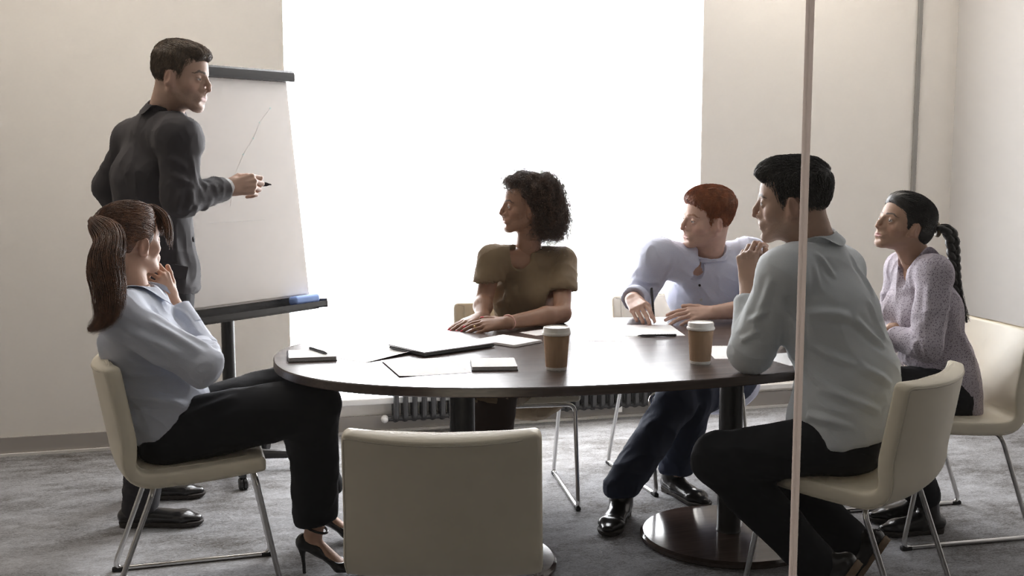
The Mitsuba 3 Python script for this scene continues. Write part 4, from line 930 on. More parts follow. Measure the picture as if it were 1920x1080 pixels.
# ================================================================ the woman with the ponytail, seated on the left
cloth('blouse_blue', (.50, .53, .605), .85, .25)
cloth('black_trousers', (.0085, .009, .0115), .85, .25)
hairmat('chestnut_hair', (.050, .020, .009), (.17, .070, .030))
p = thing('person', 'seated woman with a long chestnut ponytail and crossed legs, chin in her hand', 'person')
f = unit(V(.95, .30, 0)); rr = right_of(f)
j = dict(pel=V(-1.087, 3.500, 0.537), che=V(-1.178, 3.500, 0.813), nek=V(-1.183, 3.530, 0.932), rp=rr, rc=rr, waist=V(-.005, 0, 0),
         sr=V(-1.183, 3.360, 0.915), sl=V(-1.164, 3.670, 0.901), er=V(-0.913, 3.300, 0.763), wr=V(-0.992, 3.530, 0.782), el=V(-1.027, 3.620, 0.772), wl=V(-1.121, 3.660, 0.925),
         hc=V(-1.210, 3.550, 1.122), hf=unit(V(.54, .84, .05)), hu=V(-.02, 0, 1), hs=.99,
         hr=V(-1.063, 3.420, 0.537), hl=V(-1.092, 3.590, 0.524), kr=V(-0.621, 3.440, 0.625), kl=V(-0.777, 3.800, 0.599), ar=V(-0.657, 3.630, 0.168), al=V(-0.686, 3.950, 0.169))
face2 = dict(lower=.90, slim=.10, skin=(.48, .29, .205), lip=(.42, .20, .17), brow_color=(.10, .05, .03), jaw=.92, chin=.92, nose=.85, brow=.7, neck=.047)
Ra = arm(j, 'r', 'relaxed', V(-.55, .8, -.1), V(.7, .5, .5), True, .6)
La = arm(j, 'l', 'chin', V(-.30, -.28, .95), V(.75, -.55, .2), True, .6)
def bare_foot(ankle, d):
    f = unit(V(d[0], d[1], 0)); r = np.cross(f, V(0, 0, 1)); R = np.stack([r, f, V(0, 0, 1)], 1); zz = ankle[2]; o = V(ankle[0], ankle[1], 0) - f * .035; W = lambda x, y, z: o + R @ V(x, y, z)
    return [(cone(W(0, .032, zz + .07), W(0, .028, zz - .02), .034, .031), .02), (slab((W(0, .015, zz - .045), r, .023, .024), (W(0, .115, .038), r, .030, .014)), .02), (slab((W(0, .115, .036), r, .030, .013), (W(0, .165, .022), r, .016, .007)), .01)], [], None
feet = [bare_foot(V(j['ar'][0], j['ar'][1], .165), V(.93, -.10, 0)), bare_foot(V(j['al'][0], j['al'][1], .165), V(.95, .10, 0))]
RH, HC, s = body(p, j, face2, (Ra, La, *feet), True, k=.96)
PONY = [(.100, .092), (.086, .074), (.066, .052), (.052, .034), (.034, .006), (.018, -.018), (-.004, -.016), (-.006, .012), (-.030, .016), (-.046, -.030), (-.058, -.060), (-.15, -.075), (-.15, .25), (.16, .25)]
def pony_flow(q):
    t = V(0, -.115, .072); d = t - q; d /= np.linalg.norm(d, axis=1, keepdims=True); d[:, 0] *= 1.3; return d
cp = cap([ell((0, -.035, .060), (.076, .085, .068)), ell((0, .01, .085), (.066, .075, .045))], PONY, 1.03, bump=.004, seed=4)
hm = [cp, comb(cp, 3800, .11, pony_flow, lift=.003, r=.0013, steps=9, seed=5, jit=.15)]
def fringe(n, seed, side=1):
    rng = np.random.default_rng(seed); t = np.linspace(0, 1, 12); out = []
    for i in range(n):
        a = rng.uniform(-1, 1); q_ = rng.uniform(0, 1); x0 = a * .045; b = V(x0 * .5, .055 + rng.normal(0, .008), .118); c1 = V(x0 * 1.25 + .006, .108 + .030 * q_ + rng.normal(0, .004), .094 + .006 * q_); e = V(x0 * 1.55 + .012 * np.sign(x0) * (abs(a) > .5), .103 + .022 * q_ - .03 * abs(a) ** 2 + rng.normal(0, .004), .030 - .045 * abs(a) ** 3 + rng.normal(0, .008))
        out.append(((1 - t) ** 2)[:, None] * b + (2 * t * (1 - t))[:, None] * c1 + (t * t)[:, None] * e)
    return locks(np.array(out), .0016)
hm.append(fringe(1300, 6))
hair = in_head(join(hm), RH, HC, s)
tie = HC + RH @ V(0, -.108, .072) * s
gd = [tie + V(.03, .02, -.005), tie + V(-.012, -.012, .004), V(-1.239, 3.420, 1.157), V(-1.217, 3.340, 1.083), V(-1.193, 3.290, 1.000), V(-1.195, 3.270, 0.939), V(-1.251, 3.270, 0.887)]
tr_ = lambda t: np.interp(t, [0, .10, .25, .55, .82, 1], [.016, .026, .054, .064, .046, .010])
hair = join([hair, tail_core(gd, lambda t: tr_(t) * .86), tail(gd, tr_, 620, 20, 7, .010, .0017, .8, .35)])
put(p, 'hair', hair, 'chestnut_hair', True, label='long chestnut hair in a ponytail with a fringe')
put(p, 'hair_band', moved(trimesh.creation.torus(.021, .008, major_sections=28, minor_sections=12), basis(unit(V(.5, .4, -.6)), unit(V(-.7, -.4, .3))), tie + V(-.008, -.008, 0)), 'chestnut_hair', 40, label='hair band')
SH = trunk(j, .016, True, k=1.02, low=.02)
SH += [(slab((j['pel'] + V(-.03, 0, .14), rr, .140, .112), (j['pel'] + V(.005, 0, .0), rr, .190, .150)), .03)]
SH += [(cone(j['sr'], j['er'], .064, .058), .022), (cone(j['er'], j['wr'], .056, .045), .012), (cone(j['sl'], j['el'], .060, .055), .02), (cone(j['el'], j['el'] * .30 + j['wl'] * .70, .053, .044), .012)]
SH.append((ball(j['sr'] + V(0, 0, 0), .064), .03))
sh = melt(SH, .0065, then=[neckhole(j), lambda c: c.keep(half(j['pel'] + V(.0, 0, .0), V(.30, 0, -1)), .012), lambda c: c.keep(half(j['pel'] + V(.045, 0, .01), V(1.2, 0, -1)), .03),
     lambda c: c.cut(ball(j['wl'] + V(.0, 0, .012), .056), .004)])
e, a = j['er'], j['sr']
sh = crease(sh, [(a + V(.02, -.06, -.03), e + V(-.06, -.05, .05), .014, .010), (a + V(-.06, -.05, -.08), e + V(-.09, -.05, -.01), .016, .010), (a + V(.09, -.05, -.01), e + V(.01, -.05, .07), .012, .008),
    (j['che'] + V(-.08, -.13, -.10), j['pel'] + V(.02, -.13, .12), .016, .009), (j['pel'] + V(-.10, -.13, .13), j['pel'] + V(.09, -.13, .08), .014, .010), (j['pel'] + V(-.10, -.14, .07), j['pel'] + V(.08, -.13, .02), .013, .009),
    (j['pel'] + V(-.11, -.12, .20), j['pel'] + V(.04, -.13, .19), .014, .008), (e + V(.03, -.02, .02), j['wr'] + V(.03, -.03, .02), .012, .006)], .0055, .085, unit(V(.75, 0, -.6)), 3.0, 11)
put(p, 'blouse', sh, 'blouse_blue', True, label='pale blue-grey shirt')
put(p + '__blouse', 'collar', collar(j, (RH, HC, s), sh, f, .0580, .036, .044, .034, .45), 'blouse_blue', 40)
cw = j['el'] * .34 + j['wl'] * .66; ca = unit(j['wl'] - j['el']); CB = basis(ca, V(1, 0, 0))
put(p + '__blouse', 'cuff', loft([[cw + ca * o_ + (CB[:, 0] * math.cos(t) * g + CB[:, 2] * math.sin(t) * g) for t in np.linspace(0, 2 * np.pi, 28, endpoint=False)] for o_, g in ((-.045, .052), (.03, .046), (.032, .043), (-.045, .045))]), 'blouse_blue', 40)
TR = [(slab((j['pel'] + V(-.02, 0, .03), rr, .155, .112), (j['pel'] + V(.0, 0, -.015), rr, .166, .118)), .03)]
TR += [(cone(j['hr'], j['kr'], .104, .083), .03), (cone(j['hl'], j['kl'], .102, .080), .03), (cone(j['kr'], j['ar'] + V(-.002, 0, .03), .080, .072), .02), (cone(j['kl'], j['al'] + V(0, 0, .03), .078, .070), .012)]
tr = melt(TR, .008, then=[lambda c: c.keep(half(j['ar'] + V(0, 0, .012), V(.22, 0, -1)), .006)])
tr = crease(tr, [(j['hr'] + V(.05, -.09, .07), j['hr'] + V(.22, -.02, .10), .014, .008), (j['hl'] + V(.12, -.06, .09), j['hl'] + V(.20, .02, .11), .012, .010), (j['hl'] + V(.2, -.06, .08), j['hl'] + V(.27, .0, .10), .012, .008)], .004, .10, V(1, 0, .2), 2.5, 14)
put(p, 'trousers', tr, 'black_trousers', True, label='black wide-leg trousers')
def pump(ankle, d, key):
    """High-heeled court shoe with an ankle strap."""
    f = unit(V(d[0], d[1], 0)); r = np.cross(f, V(0, 0, 1)); R = np.stack([r, f, V(0, 0, 1)], 1); o = V(ankle[0], ankle[1], 0) - f * .035; W = lambda x, y, z: o + R @ V(x, y, z)
    zz = ankle[2]
    P = [(slab((W(0, -.008, zz - .055), r, .027, .030), (W(0, .045, zz - .075), r, .028, .024)), .02), (slab((W(0, .045, zz - .080), r, .027, .020), (W(0, .115, .034), r, .034, .018)), .02), (slab((W(0, .115, .032), r, .036, .018), (W(0, .185, .016), r, .017, .010)), .02)]
    cutter = [lambda c: c.cut(slab((W(0, .03, zz - .035), r, .022, .022), (W(0, .112, .060), r, .026, .022)), .006), lambda c: c.keep(lambda X, Y, Z: -Z + .004, .003)]
    k = put(key, 'shoe', melt(P, .0035, then=cutter), 'shoe', True, label='black high-heeled court shoe')
    put(k, 'heel', loft([[W(math.cos(t) * a * .9, -.012 + y0 + math.sin(t) * a, z) for t in np.linspace(0, 2 * np.pi, 20, endpoint=False)] for z, a, y0 in ((.0, .0055, .004), (.03, .0055, .003), (.06, .0075, .0), (zz - .075, .016, -.002), (zz - .055, .024, .0))]), 'shoe', 40)
    t = np.linspace(0, 2 * np.pi, 40, endpoint=False)
    put(k, 'ankle_strap', pipe(np.stack([W(.036 * math.cos(q), .030 + .043 * math.sin(q), zz - .002 - .018 * math.sin(q)) for q in t]), .0042, 8, closed=True), 'shoe', 40)
pump(V(j['ar'][0], j['ar'][1], .165), V(.93, -.10, 0), p); pump(V(j['al'][0], j['al'][1], .165), V(.95, .10, 0), p)

# ================================================================ the curly-haired woman behind the table
cloth('olive_dress', (.165, .118, .070), .85, .3)
cloth('dark_brown_trousers', (.045, .028, .022), .85, .3)
hairmat('curly_hair', (.022, .014, .010), (.11, .060, .038), .5)
p = thing('person', 'curly-haired woman in a short-sleeved olive brown dress, hands folded on the table', 'person')
f = unit(V(-.30, -.95, 0)); rr = right_of(f)
j = dict(pel=V(0.067, 4.620, 0.490), che=V(0.066, 4.560, 0.846), nek=V(0.054, 4.560, 0.993), rp=right_of(V(-.1, -1, 0)), rc=rr, waist=V(0, .0, 0),
         sr=V(-0.075, 4.470, 0.980), sl=V(0.207, 4.600, 0.959), er=V(-0.113, 4.420, 0.818), wr=V(-0.118, 4.300, 0.776), el=V(0.198, 4.370, 0.778), wl=V(-0.022, 4.150, 0.775),
         hc=V(0.054, 4.530, 1.190), hf=unit(V(-.96, -.27, .03)), hu=V(.05, 0, 1), hs=.96,
         hr=V(-0.011, 4.580, 0.471), hl=V(0.134, 4.620, 0.462), kr=V(-0.111, 4.180, 0.519), kl=V(-0.051, 4.200, 0.515), ar=V(-0.108, 4.250, 0.129), al=V(-0.067, 4.280, 0.120))
face3 = dict(lower=.92, slim=.08, skin=(.29, .158, .102), lip=(.30, .12, .095), brow_color=(.02, .013, .010), jaw=.92, chin=.95, nose=.88, brow=.7, neck=.046, lips=1.15, tip=.002, bridge=.8, rosy=.6)
fl = dict(POSE['flat'])
Ra = arm(j, 'r', 'flat', V(-.70, -.66, -.16), V(0, -.1, 1), True, .35)
La = arm(j, 'l', dict(curl=[(.18, .22, .12), (.20, .24, .14), (.22, .26, .14), (.24, .28, .15)], spread=(.06, .01, -.03, -.08), thumb=((.80, .55, -.25), (.40, .90, -.12), (.25, .96, -.08))), V(-.985, -.08, -.10), V(.05, -.50, .86), True, .35)
RH, HC, s = body(p, j, face3, (Ra, La), True, k=.95, gaze=V(.1, 1, .05), nail_color=(.50, .02, .035))
FULL = [(.105, .100), (.086, .076), (.064, .060), (.040, .046), (.014, .022), (-.008, -.02), (-.020, -.085), (-.05, -.13), (-.2, -.16), (-.2, .3), (.16, .3)]
cp = melt([ell((0, -.020, .045), (.086, .100, .094)), ell((0, .035, .105), (.060, .055, .036)), ell((0, -.075, .020), (.098, .080, .105)), ell((0, -.105, -.035), (.088, .060, .075)), ell((0, -.05, .085), (.085, .09, .06))], .004, .03, then=[lambda c: c.keep(side(FULL), .008)])
v = np.array(cp.vertices); bmp = (meshkit.noise(v * 34, 3) - .75) * .044 + (meshkit.noise(v * 90, 5) - .5) * .014
cp = trimesh.Trimesh(v + normals(cp) * (bmp * (v[:, 1] < .075))[:, None], cp.faces, process=False)
def curls(cp, n, seed, R=(.004, .009), L=(.04, .09), r=.0010):
    rng = np.random.default_rng(seed); pts, fi = trimesh.sample.sample_surface(cp, n, seed=seed); nn = cp.face_normals[fi]; t = np.linspace(0, 1, 26); out = []
    for q, w in zip(pts, nn):
        d = unit(w * .8 + V(0, -.25, -.45) + rng.normal(0, .45, 3)); a = unit(np.cross(d, rng.normal(0, 1, 3))); b = np.cross(d, a); rad, ln, tw, ph = rng.uniform(*R), rng.uniform(*L), rng.uniform(2.2, 4.2), rng.uniform(0, 6.28)
        g = q - w * .008 + np.outer(t, d) * ln * .55 + np.outer(t ** 2, V(0, 0, -1)) * ln * .30
        out.append(g + (rad * np.cos(ph + t * tw * 6.28))[:, None] * a + (rad * np.sin(ph + t * tw * 6.28))[:, None] * b)
    out = np.array(out); bad = ((out[..., 1] > .040) & (out[..., 2] < .050)).any(1) | ((out[..., 1] > .012) & (out[..., 2] < .010)).any(1)
    return locks(out[~bad], r)
hm = join([cp, curls(cp, 2600, 8, (.004, .008), (.05, .10)), curls(cp, 2300, 9, (.006, .012), (.09, .17), .0013)])
put(p, 'hair', in_head(hm, RH, HC, s), 'curly_hair', True, label='dark curly hair')
DR = trunk(j, .010, True, k=1.0, low=.05)
for q in 'rl':
    o = j['s' + q]; e_ = j['e' + q]; DR += [(cone(o, o * .42 + e_ * .58, .058, .060), .02)]
DR += [(cone(j['h' + q], j['k' + q], .092, .075), .03) for q in 'rl']
dr_ = melt(DR, .006, then=[neckhole(j), lambda c: c.cut(ball(j['nek'] + f * .075 + V(0, 0, .0), .052), .01), lambda c: c.cut(cone(j['er'] * .52 + j['sr'] * .48 - V(0, 0, .035), j['er'], .068, .07), .003), lambda c: c.cut(cone(j['el'] * .56 + j['sl'] * .44 - V(0, 0, .035), j['el'], .068, .07), .003)])
dr_ = crease(dr_, [(j['sr'] + V(.05, -.05, -.01), j['che'] + V(-.05, -.10, -.02), .012, .006), (j['sr'] + V(.02, -.06, -.02), j['che'] + V(-.08, -.09, -.05), .011, .006), (j['sl'] + V(-.05, -.05, -.03), j['che'] + V(.06, -.09, -.05), .012, .005), (j['sl'] + V(.0, -.05, -.05), j['sl'] + V(.05, -.05, -.13), .012, .006), (j['che'] + V(-.10, -.08, -.14), j['che'] + V(.05, -.10, -.17), .016, .005)], .0035, .08, V(.3, 0, 1), 2.5, 21)
put(p, 'dress', dr_, 'olive_dress', True, label='olive brown short-sleeved dress')
TR = []
for q in 'rl': TR += [(cone(j['h' + q], j['k' + q], .090, .072), .03), (cone(j['k' + q], j['a' + q], .070, .058), .02)]
put(p, 'trousers', crease(melt(TR, .010), (), .003, .08), 'dark_brown_trousers', True, label='dark brown trousers')
for q in 'rl': shoe(V(j['a' + q][0], j['a' + q][1], .085), V(-.15, -1, 0), .25, .040, key=p, lace=False, label='dark flat shoe')
bw = j['wl'] + unit(j['wl'] - j['el']) * -.012; Bb = basis(unit(j['wl'] - j['el']), V(0, 0, 1)); t = np.linspace(0, 2 * np.pi, 40, endpoint=False)
bsdf('gold', (.75, .52, .24), .25, .5, metallic=1.0); bsdf('pink_band', (.62, .36, .30), .5)
put(p, 'bracelet', pipe(np.stack([bw + Bb[:, 0] * math.cos(q) * .0295 + Bb[:, 2] * math.sin(q) * .0275 + Bb[:, 1] * .006 * math.cos(q) for q in t]), .0032, 8, closed=True), 'pink_band', 40, label='thin pale bracelet')
rp_ = La[1][2]; rc_ = rp_[0] - rp_[1] * .052 - rp_[2] * .008
put(p, 'ring', join([pipe(np.stack([rc_ + np.cross(rp_[1], rp_[2]) * math.cos(q) * .0098 + rp_[2] * math.sin(q) * .0098 for q in t]), .0013, 8, closed=True), moved(trimesh.creation.icosphere(2, .0038), None, rc_ + rp_[2] * .0115)]), 'gold', 40, label='gold ring')

# ================================================================ the red-haired man who writes
cloth('shirt_lavender', (.56, .58, .69), .85, .2)
cloth('navy_jeans', (.016, .024, .050), .85, .25)
hairmat('ginger_hair', (.16, .046, .016), (.36, .13, .050))
p = thing('person', 'red-haired man in a pale blue shirt writing on a sheet of paper', 'person')
f = unit(V(-.35, -.94, 0)); rr = right_of(f)
j = dict(pel=V(0.898, 4.820, 0.474), che=V(0.833, 4.720, 0.827), nek=V(0.802, 4.660, 0.948), rp=right_of(V(0, -1, 0)), rc=rr, waist=V(.01, .02, 0),
         sr=V(0.600, 4.580, 0.983), sl=V(1.010, 4.760, 0.971), er=V(0.530, 4.620, 0.814), wr=V(0.480, 4.420, 0.827), el=V(1.007, 4.440, 0.794), wl=V(0.789, 4.340, 0.787),
         hc=V(0.799, 4.600, 1.135), hf=unit(V(-.93, -.36, -.02)), hu=V(.30, .0, .95), hs=1.05,
         hr=V(0.798, 4.780, 0.446), hl=V(1.000, 4.860, 0.431), kr=V(0.655, 4.380, 0.425), kl=V(0.740, 4.460, 0.422), ar=V(0.418, 4.200, 0.102), al=V(0.677, 4.520, 0.078))
face4 = dict(lower=.90, skin=(.52, .33, .255), lip=(.46, .24, .20), brow_color=(.26, .12, .06), jaw=1.0, chin=1.0, nose=1.0, beard=.12, freckle=.4, neck=.055, open=.7)
Ra = arm(j, 'r', dict(curl=[(.50, .85, .40), (.70, .95, .45), (.95, 1.10, .55), (1.10, 1.15, .6)], spread=(.06, .0, -.04, -.08), thumb=((.42, .74, -.52), (-.02, .86, -.50), (-.30, .84, -.44))), V(.16, -.92, -.20), V(-.42, -.16, .88), start=.75)
La = arm(j, 'l', dict(curl=[(.16, .22, .15), (.20, .26, .16), (.24, .30, .18), (.28, .34, .2)], spread=(.05, .01, -.03, -.08), thumb=((.72, .66, -.16), (.35, .92, -.10), (.18, .98, -.05))), V(-.99, -.12, -.05), V(.05, -.55, .84), start=.7)
RH, HC, s = body(p, j, face4, (Ra, La), gaze=V(.1, 1, .1)); PEN_HAND = Ra[1]
cp = cap([ell((0, -.022, .070), (.083, .096, .062)), ell((0, .016, .090), (.066, .064, .036)), ell((0, .062, .082), (.050, .022, .016))], bump=.004, seed=8)
hm = join([cp, comb(cp, 4200, lambda q: np.interp(q[:, 2], [-.05, .03, .10], [.014, .028, .040]), short_flow, lift=.004, r=.0012, seed=12)])
put(p, 'hair', in_head(hm, RH, HC, s), 'ginger_hair', True, label='short thick ginger hair')
SH = trunk(j, .018, k=1.0, low=.05)
SH += [(cone(j['sr'], j['er'], .070, .062), .022), (cone(j['er'], j['er'] * .1 + j['wr'] * .9, .056, .046), .012), (cone(j['sl'], j['el'], .070, .062), .022), (cone(j['el'], j['el'] * .66 + j['wl'] * .34, .060, .054), .012)]
nf = unit(V(-.5, -.75, 0)); pl = j['nek'] + V(-.01, -.045, -.035)
sh = melt(SH, .0065, then=[neckhole(j), lambda c: c.cut(cone(j['nek'] + nf * .050 + V(0, 0, .025), j['nek'] + nf * .118 + V(.010, 0, -.085), .038, .014), .008),
     lambda c: c.cut(ball(j['wr'] + V(0, 0, .0), .052), .004)])
e, a = j['er'], j['sr']
sh = crease(sh, [(a + V(.05, -.06, .01), a + V(.045, -.075, -.20), .007, .005), (e + V(-.05, -.03, .03), e + V(.06, -.05, .05), .010, .008), (e + V(-.05, -.03, .06), e + V(.06, -.05, .085), .010, .007), (a + V(.09, -.09, -.06), j['che'] + V(.02, -.13, -.05), .014, .007), (j['che'] + V(.04, -.13, -.04), j['che'] + V(-.10, -.12, -.16), .014, .009), (j['che'] + V(.10, -.12, -.08), j['che'] + V(-.02, -.13, -.20), .016, .006), (j['sl'] + V(-.04, -.06, -.05), j['che'] + V(.10, -.12, -.06), .014, .006)], .0045, .09, unit(V(.5, 0, -.8)), 2.6, 31)
put(p, 'shirt', sh, 'shirt_lavender', True, label='pale lavender-blue button-down shirt')
put(p + '__shirt', 'collar', collar(j, (RH, HC, s), sh, nf, .0675, .040, .040, .036, .30), 'shirt_lavender', 40)
fr = np.array([j['nek'] + nf * .108 + V(.02, -.02, -.105), j['che'] + nf * .134 + V(.028, 0, -.02), j['che'] + nf * .142 + V(.038, 0, -.10), j['che'] + nf * .138 + V(.046, 0, -.2)])
for q in fr[1:3]: put(p + '__shirt', 'button', stick(sh, q, BUTTON), 'button', 30)
put(p + '__shirt', 'button', stick(sh, fr[0], BUTTON), 'dark_button', 30)
pk = j['che'] + V(.105, -.118, -.045)
put(p + '__shirt', 'pocket', stick(sh, pk + V(0, -.05, -.03), rounded_box(.105, .115, .005, .002), V(0, 0, 1), -.0005), 'shirt_lavender', 30, label='breast pocket')
TR = [(slab((j['pel'], rr, .165, .12), (j['pel'] + V(0, -.04, -.03), rr, .165, .115)), .03)]
for q in 'rl': TR += [(cone(j['h' + q], j['k' + q], .094, .078), .03), (cone(j['k' + q], j['a' + q] + V(0, 0, .02), .076, .066), .02)]
tr = melt(TR, .008, then=[lambda c: c.keep(half(V(0, 0, .095), V(0, 0, -1)), .008)])
tr = crease(tr, [(j['al'] + V(.06, -.04, .30 + .05 * i), j['al'] + V(-.02, -.06, .28 + .05 * i), .012, .008) for i in range(4)], .006, .09, V(0, .2, 1), 1.6, 33)
put(p, 'trousers', tr, 'navy_jeans', True, label='dark navy jeans')
shoe(V(j['ar'][0], j['ar'][1], .085), V(-.30, -.95, 0), .295, key=p, lace=False, label='polished black leather ankle boot', boot=True)
shoe(V(j['al'][0], j['al'][1], .085), V(.42, -.90, 0), .295, key=p, lace=False, label='polished black leather ankle boot', boot=True)

grip = (PEN_HAND[0][0] + PEN_HAND[4][0]) / 2 + V(0, -.004, .004); d = unit(V(-.06, .22, 1)); tip = grip - d * ((grip[2] - TOP - .003) / d[2])
pen(tip + d * .145, tip, 'dark pen held in the writing hand of the red-haired man', .0048)

# ================================================================ the dark-haired man with his back to us
cloth('shirt_steel', (.54, .57, .59), .85, .2)
hairmat('black_hair', (.012, .011, .010), (.038, .034, .030))
bsdf('brown_sole', (.16, .11, .07), .7)
p = thing('person', 'dark-haired man in a grey-blue shirt with his back to us, hands clasped under chin', 'person')
f = unit(V(-.78, .62, 0)); rr = right_of(f)
j = dict(pel=V(1.014, 3.330, 0.559), che=V(0.961, 3.400, 0.921), nek=V(0.926, 3.420, 1.105), rp=rr, rc=unit(V(.60, .75, 0)), waist=V(.04, -.01, 0),
         sr=V(1.052, 3.580, 1.022), sl=V(0.809, 3.300, 1.039), er=V(0.970, 3.800, 0.796), wr=V(0.801, 3.540, 0.985), el=V(0.727, 3.360, 0.807), wl=V(0.734, 3.450, 0.999),
         hc=V(0.848, 3.400, 1.256), hf=unit(V(-.94, .33, -.06)), hu=V(-.10, .02, 1), hs=1.05,
         hr=V(1.096, 3.400, 0.552), hl=V(0.992, 3.240, 0.556), kr=V(0.835, 3.720, 0.390), kl=V(0.610, 3.220, 0.507), ar=V(1.102, 3.550, 0.150), al=V(0.901, 3.200, 0.199))
face5 = dict(lower=.95, skin=(.42, .27, .20), lip=(.36, .19, .16), brow_color=(.018, .015, .013), jaw=1.05, chin=1.05, nose=1.05, beard=.3, neck=.056, brow_thick=1.15, open=.7)
Ra = arm(j, 'r', 'clasp', V(-.35, -.10, .95), V(.35, .88, .25), start=.7)
La = arm(j, 'l', 'clasp', V(-.05, .05, 1), V(-.62, -.78, .0), start=.7)
RH, HC, s = body(p, j, face5, (Ra, La), k=1.02)
cp = cap([ell((0, .028, .098), (.060, .060, .034)), ell((0, .078, .088), (.046, .020, .016)), ell((0, -.03, .07), (.072, .082, .058))], bump=.004, seed=9)
hm = join([cp, comb(cp, 4200, lambda q: np.interp(q[:, 2], [-.05, .03, .10], [.013, .026, .040]), short_flow, lift=.0045, wave=.002, r=.0012, seed=15)])
put(p, 'hair', in_head(hm, RH, HC, s), 'black_hair', True, label='short black wavy hair')
SH = trunk(j, .022, k=1.07, low=.02)
SH += [(slab((j['pel'] + V(-.01, 0, .13), rr, .165, .128), (j['pel'] + V(-.01, 0, .0), rr, .204, .164)), .03)]
SH += [(cone(j['sl'], j['el'], .076, .068), .025), (cone(j['el'], j['el'] * .30 + j['wl'] * .70, .064, .050), .015), (cone(j['sr'], j['er'], .068, .062), .03), (cone(j['er'], j['er'] * .35 + j['wr'] * .65, .060, .048), .012)]
sh = melt(SH, .0065, then=[neckhole(j), lambda c: c.keep(half(j['pel'] + V(-.02, 0, .0), V(.12, 0, -1)), .012), lambda c: c.cut(cone(j['wl'], j['wl'] + V(0, 0, .05), .053, .05), .004)
     ])
e, a, c0, b0 = j['el'], j['sl'], j['che'], j['pel']
sh = crease(sh, [(V(0.863, 3.250, 0.938), V(0.988, 3.250, 0.925), .012, .011), (V(0.985, 3.250, 0.925), V(1.100, 3.280, 0.826), .012, .011), (V(0.863, 3.240, 0.857), V(0.997, 3.220, 0.781), .011, .010), (V(0.997, 3.220, 0.781), V(1.110, 3.250, 0.724), .011, .009), (V(0.884, 3.200, 0.730), V(1.073, 3.200, 0.651), .011, .010),
    (V(0.848, 3.200, 0.651), V(0.981, 3.200, 0.611), .010, .009), (V(0.841, 3.220, 0.781), V(0.978, 3.200, 0.699), .010, .007), (V(0.886, 3.300, 1.106), V(0.955, 3.280, 1.041), .009, .008), (V(0.855, 3.280, 1.073), V(0.916, 3.260, 0.980), .010, .006), (V(0.799, 3.200, 0.988), V(0.841, 3.200, 0.864), .012, -.011), (V(0.818, 3.200, 0.864), V(0.789, 3.200, 0.785), .010, .008),
    (V(0.736, 3.200, 1.050), V(0.691, 3.260, 0.885), .012, .006), (V(0.691, 3.300, 0.911), V(0.743, 3.220, 0.939), .008, .006), (V(0.668, 3.300, 0.847), V(0.720, 3.250, 0.879), .009, .006), (V(1.039, 3.400, 1.110), V(1.094, 3.350, 0.969), .012, .007), (V(1.046, 3.300, 0.975), V(1.133, 3.300, 0.847), .012, .007)], .004, .10, unit(V(.6, 0, -.8)), 2.8, 41)
put(p, 'shirt', sh, 'shirt_steel', True, label='grey-blue cotton shirt')
put(p + '__shirt', 'collar', collar(j, (RH, HC, s), sh, unit(V(-.9, .4, 0)), .0690, .040, .044, .030, .35), 'shirt_steel', 40)
TR = [(slab((j['pel'] + V(-.01, 0, .05), rr, .160, .120), (j['pel'] + V(-.01, 0, -.01), rr, .172, .130)), .03)]
for q in 'rl': TR += [(cone(j['h' + q], j['k' + q], .088, .078), .03), (cone(j['k' + q], j['a' + q], .077, .064), .02)]
tr = crease(melt(TR, .009), (), .004, .10, V(.8, 0, -.4), 2.0, 44)
put(p, 'trousers', tr, 'black_trousers', True, label='black trousers')
for q, dx in (('l', V(-.55, .25, -.80)), ('r', V(-.55, .35, -.75))):
    k = shoe(j['a' + q] + V(.02, -.01, -.01), dx, .29, key=p, up=unit(V(-.80, .45, .50)), lace=False)
    scene[k + '__sole']['bsdf'] = {'type': 'ref', 'id': 'm_brown_sole'}

# ================================================================ the woman with the braid on the right
def floral(p, n, uv):
    a, b = dr.select(dr.abs(n.x) > dr.abs(n.y), p.y, p.x) * 118, dr.select(dr.abs(n.z) > .75, p.y, p.z) * 118
    d, d2, r = mikit.voronoi(a, b); k = smoothstep(.14, .30, d + .16 * (r - .5)); t = 1 + .10 * (pfbm(p.x * 9, p.y * 9, p.z * 9) - .5)
    c = mix((.22, .185, .23), (.46, .42, .47), k); return c * t
bsdf('floral', mikit.proc(floral), .85, .2, sheen=.2)
p = thing('person', 'woman with a long dark braid in a floral lilac blouse at the right', 'person')
f = unit(V(-.95, -.28, 0)); rr = right_of(f)
j = dict(pel=V(1.608, 4.160, 0.509), che=V(1.541, 4.150, 0.836), nek=V(1.504, 4.130, 0.980), rp=rr, rc=rr, waist=V(.01, 0, 0),
         sr=V(1.513, 4.320, 0.959), sl=V(1.509, 3.980, 0.974), er=V(1.474, 4.340, 0.673), wr=V(1.418, 4.100, 0.759), el=V(1.457, 3.880, 0.734), wl=V(1.373, 4.000, 0.741),
         hc=V(1.430, 4.100, 1.142), hf=unit(V(-.91, -.28, .27)), hu=V(.16, 0, 1), hs=.97,
         hr=V(1.599, 4.250, 0.454), hl=V(1.587, 4.050, 0.518), kr=V(1.274, 4.100, 0.491), kl=V(1.266, 3.900, 0.589), ar=V(1.548, 4.180, 0.129), al=V(1.535, 4.040, 0.151))
face6 = dict(lower=.87, slim=.16, skin=(.40, .245, .170), lip=(.40, .17, .15), brow_color=(.015, .011, .010), jaw=.86, chin=.82, nose=.92, brow=.6, neck=.046, brow_thick=.9, lips=1.05)
Ra = arm(j, 'r', 'relaxed', V(.80, -.50, -.10), V(.0, -.35, .93), True, .7)
La = arm(j, 'l', 'relaxed', V(-.85, .45, .05), V(-.2, -.5, .8), True, .7)
RH, HC, s = body(p, j, face6, (Ra, La), True, k=.96, gaze=V(-.1, 1, .1))
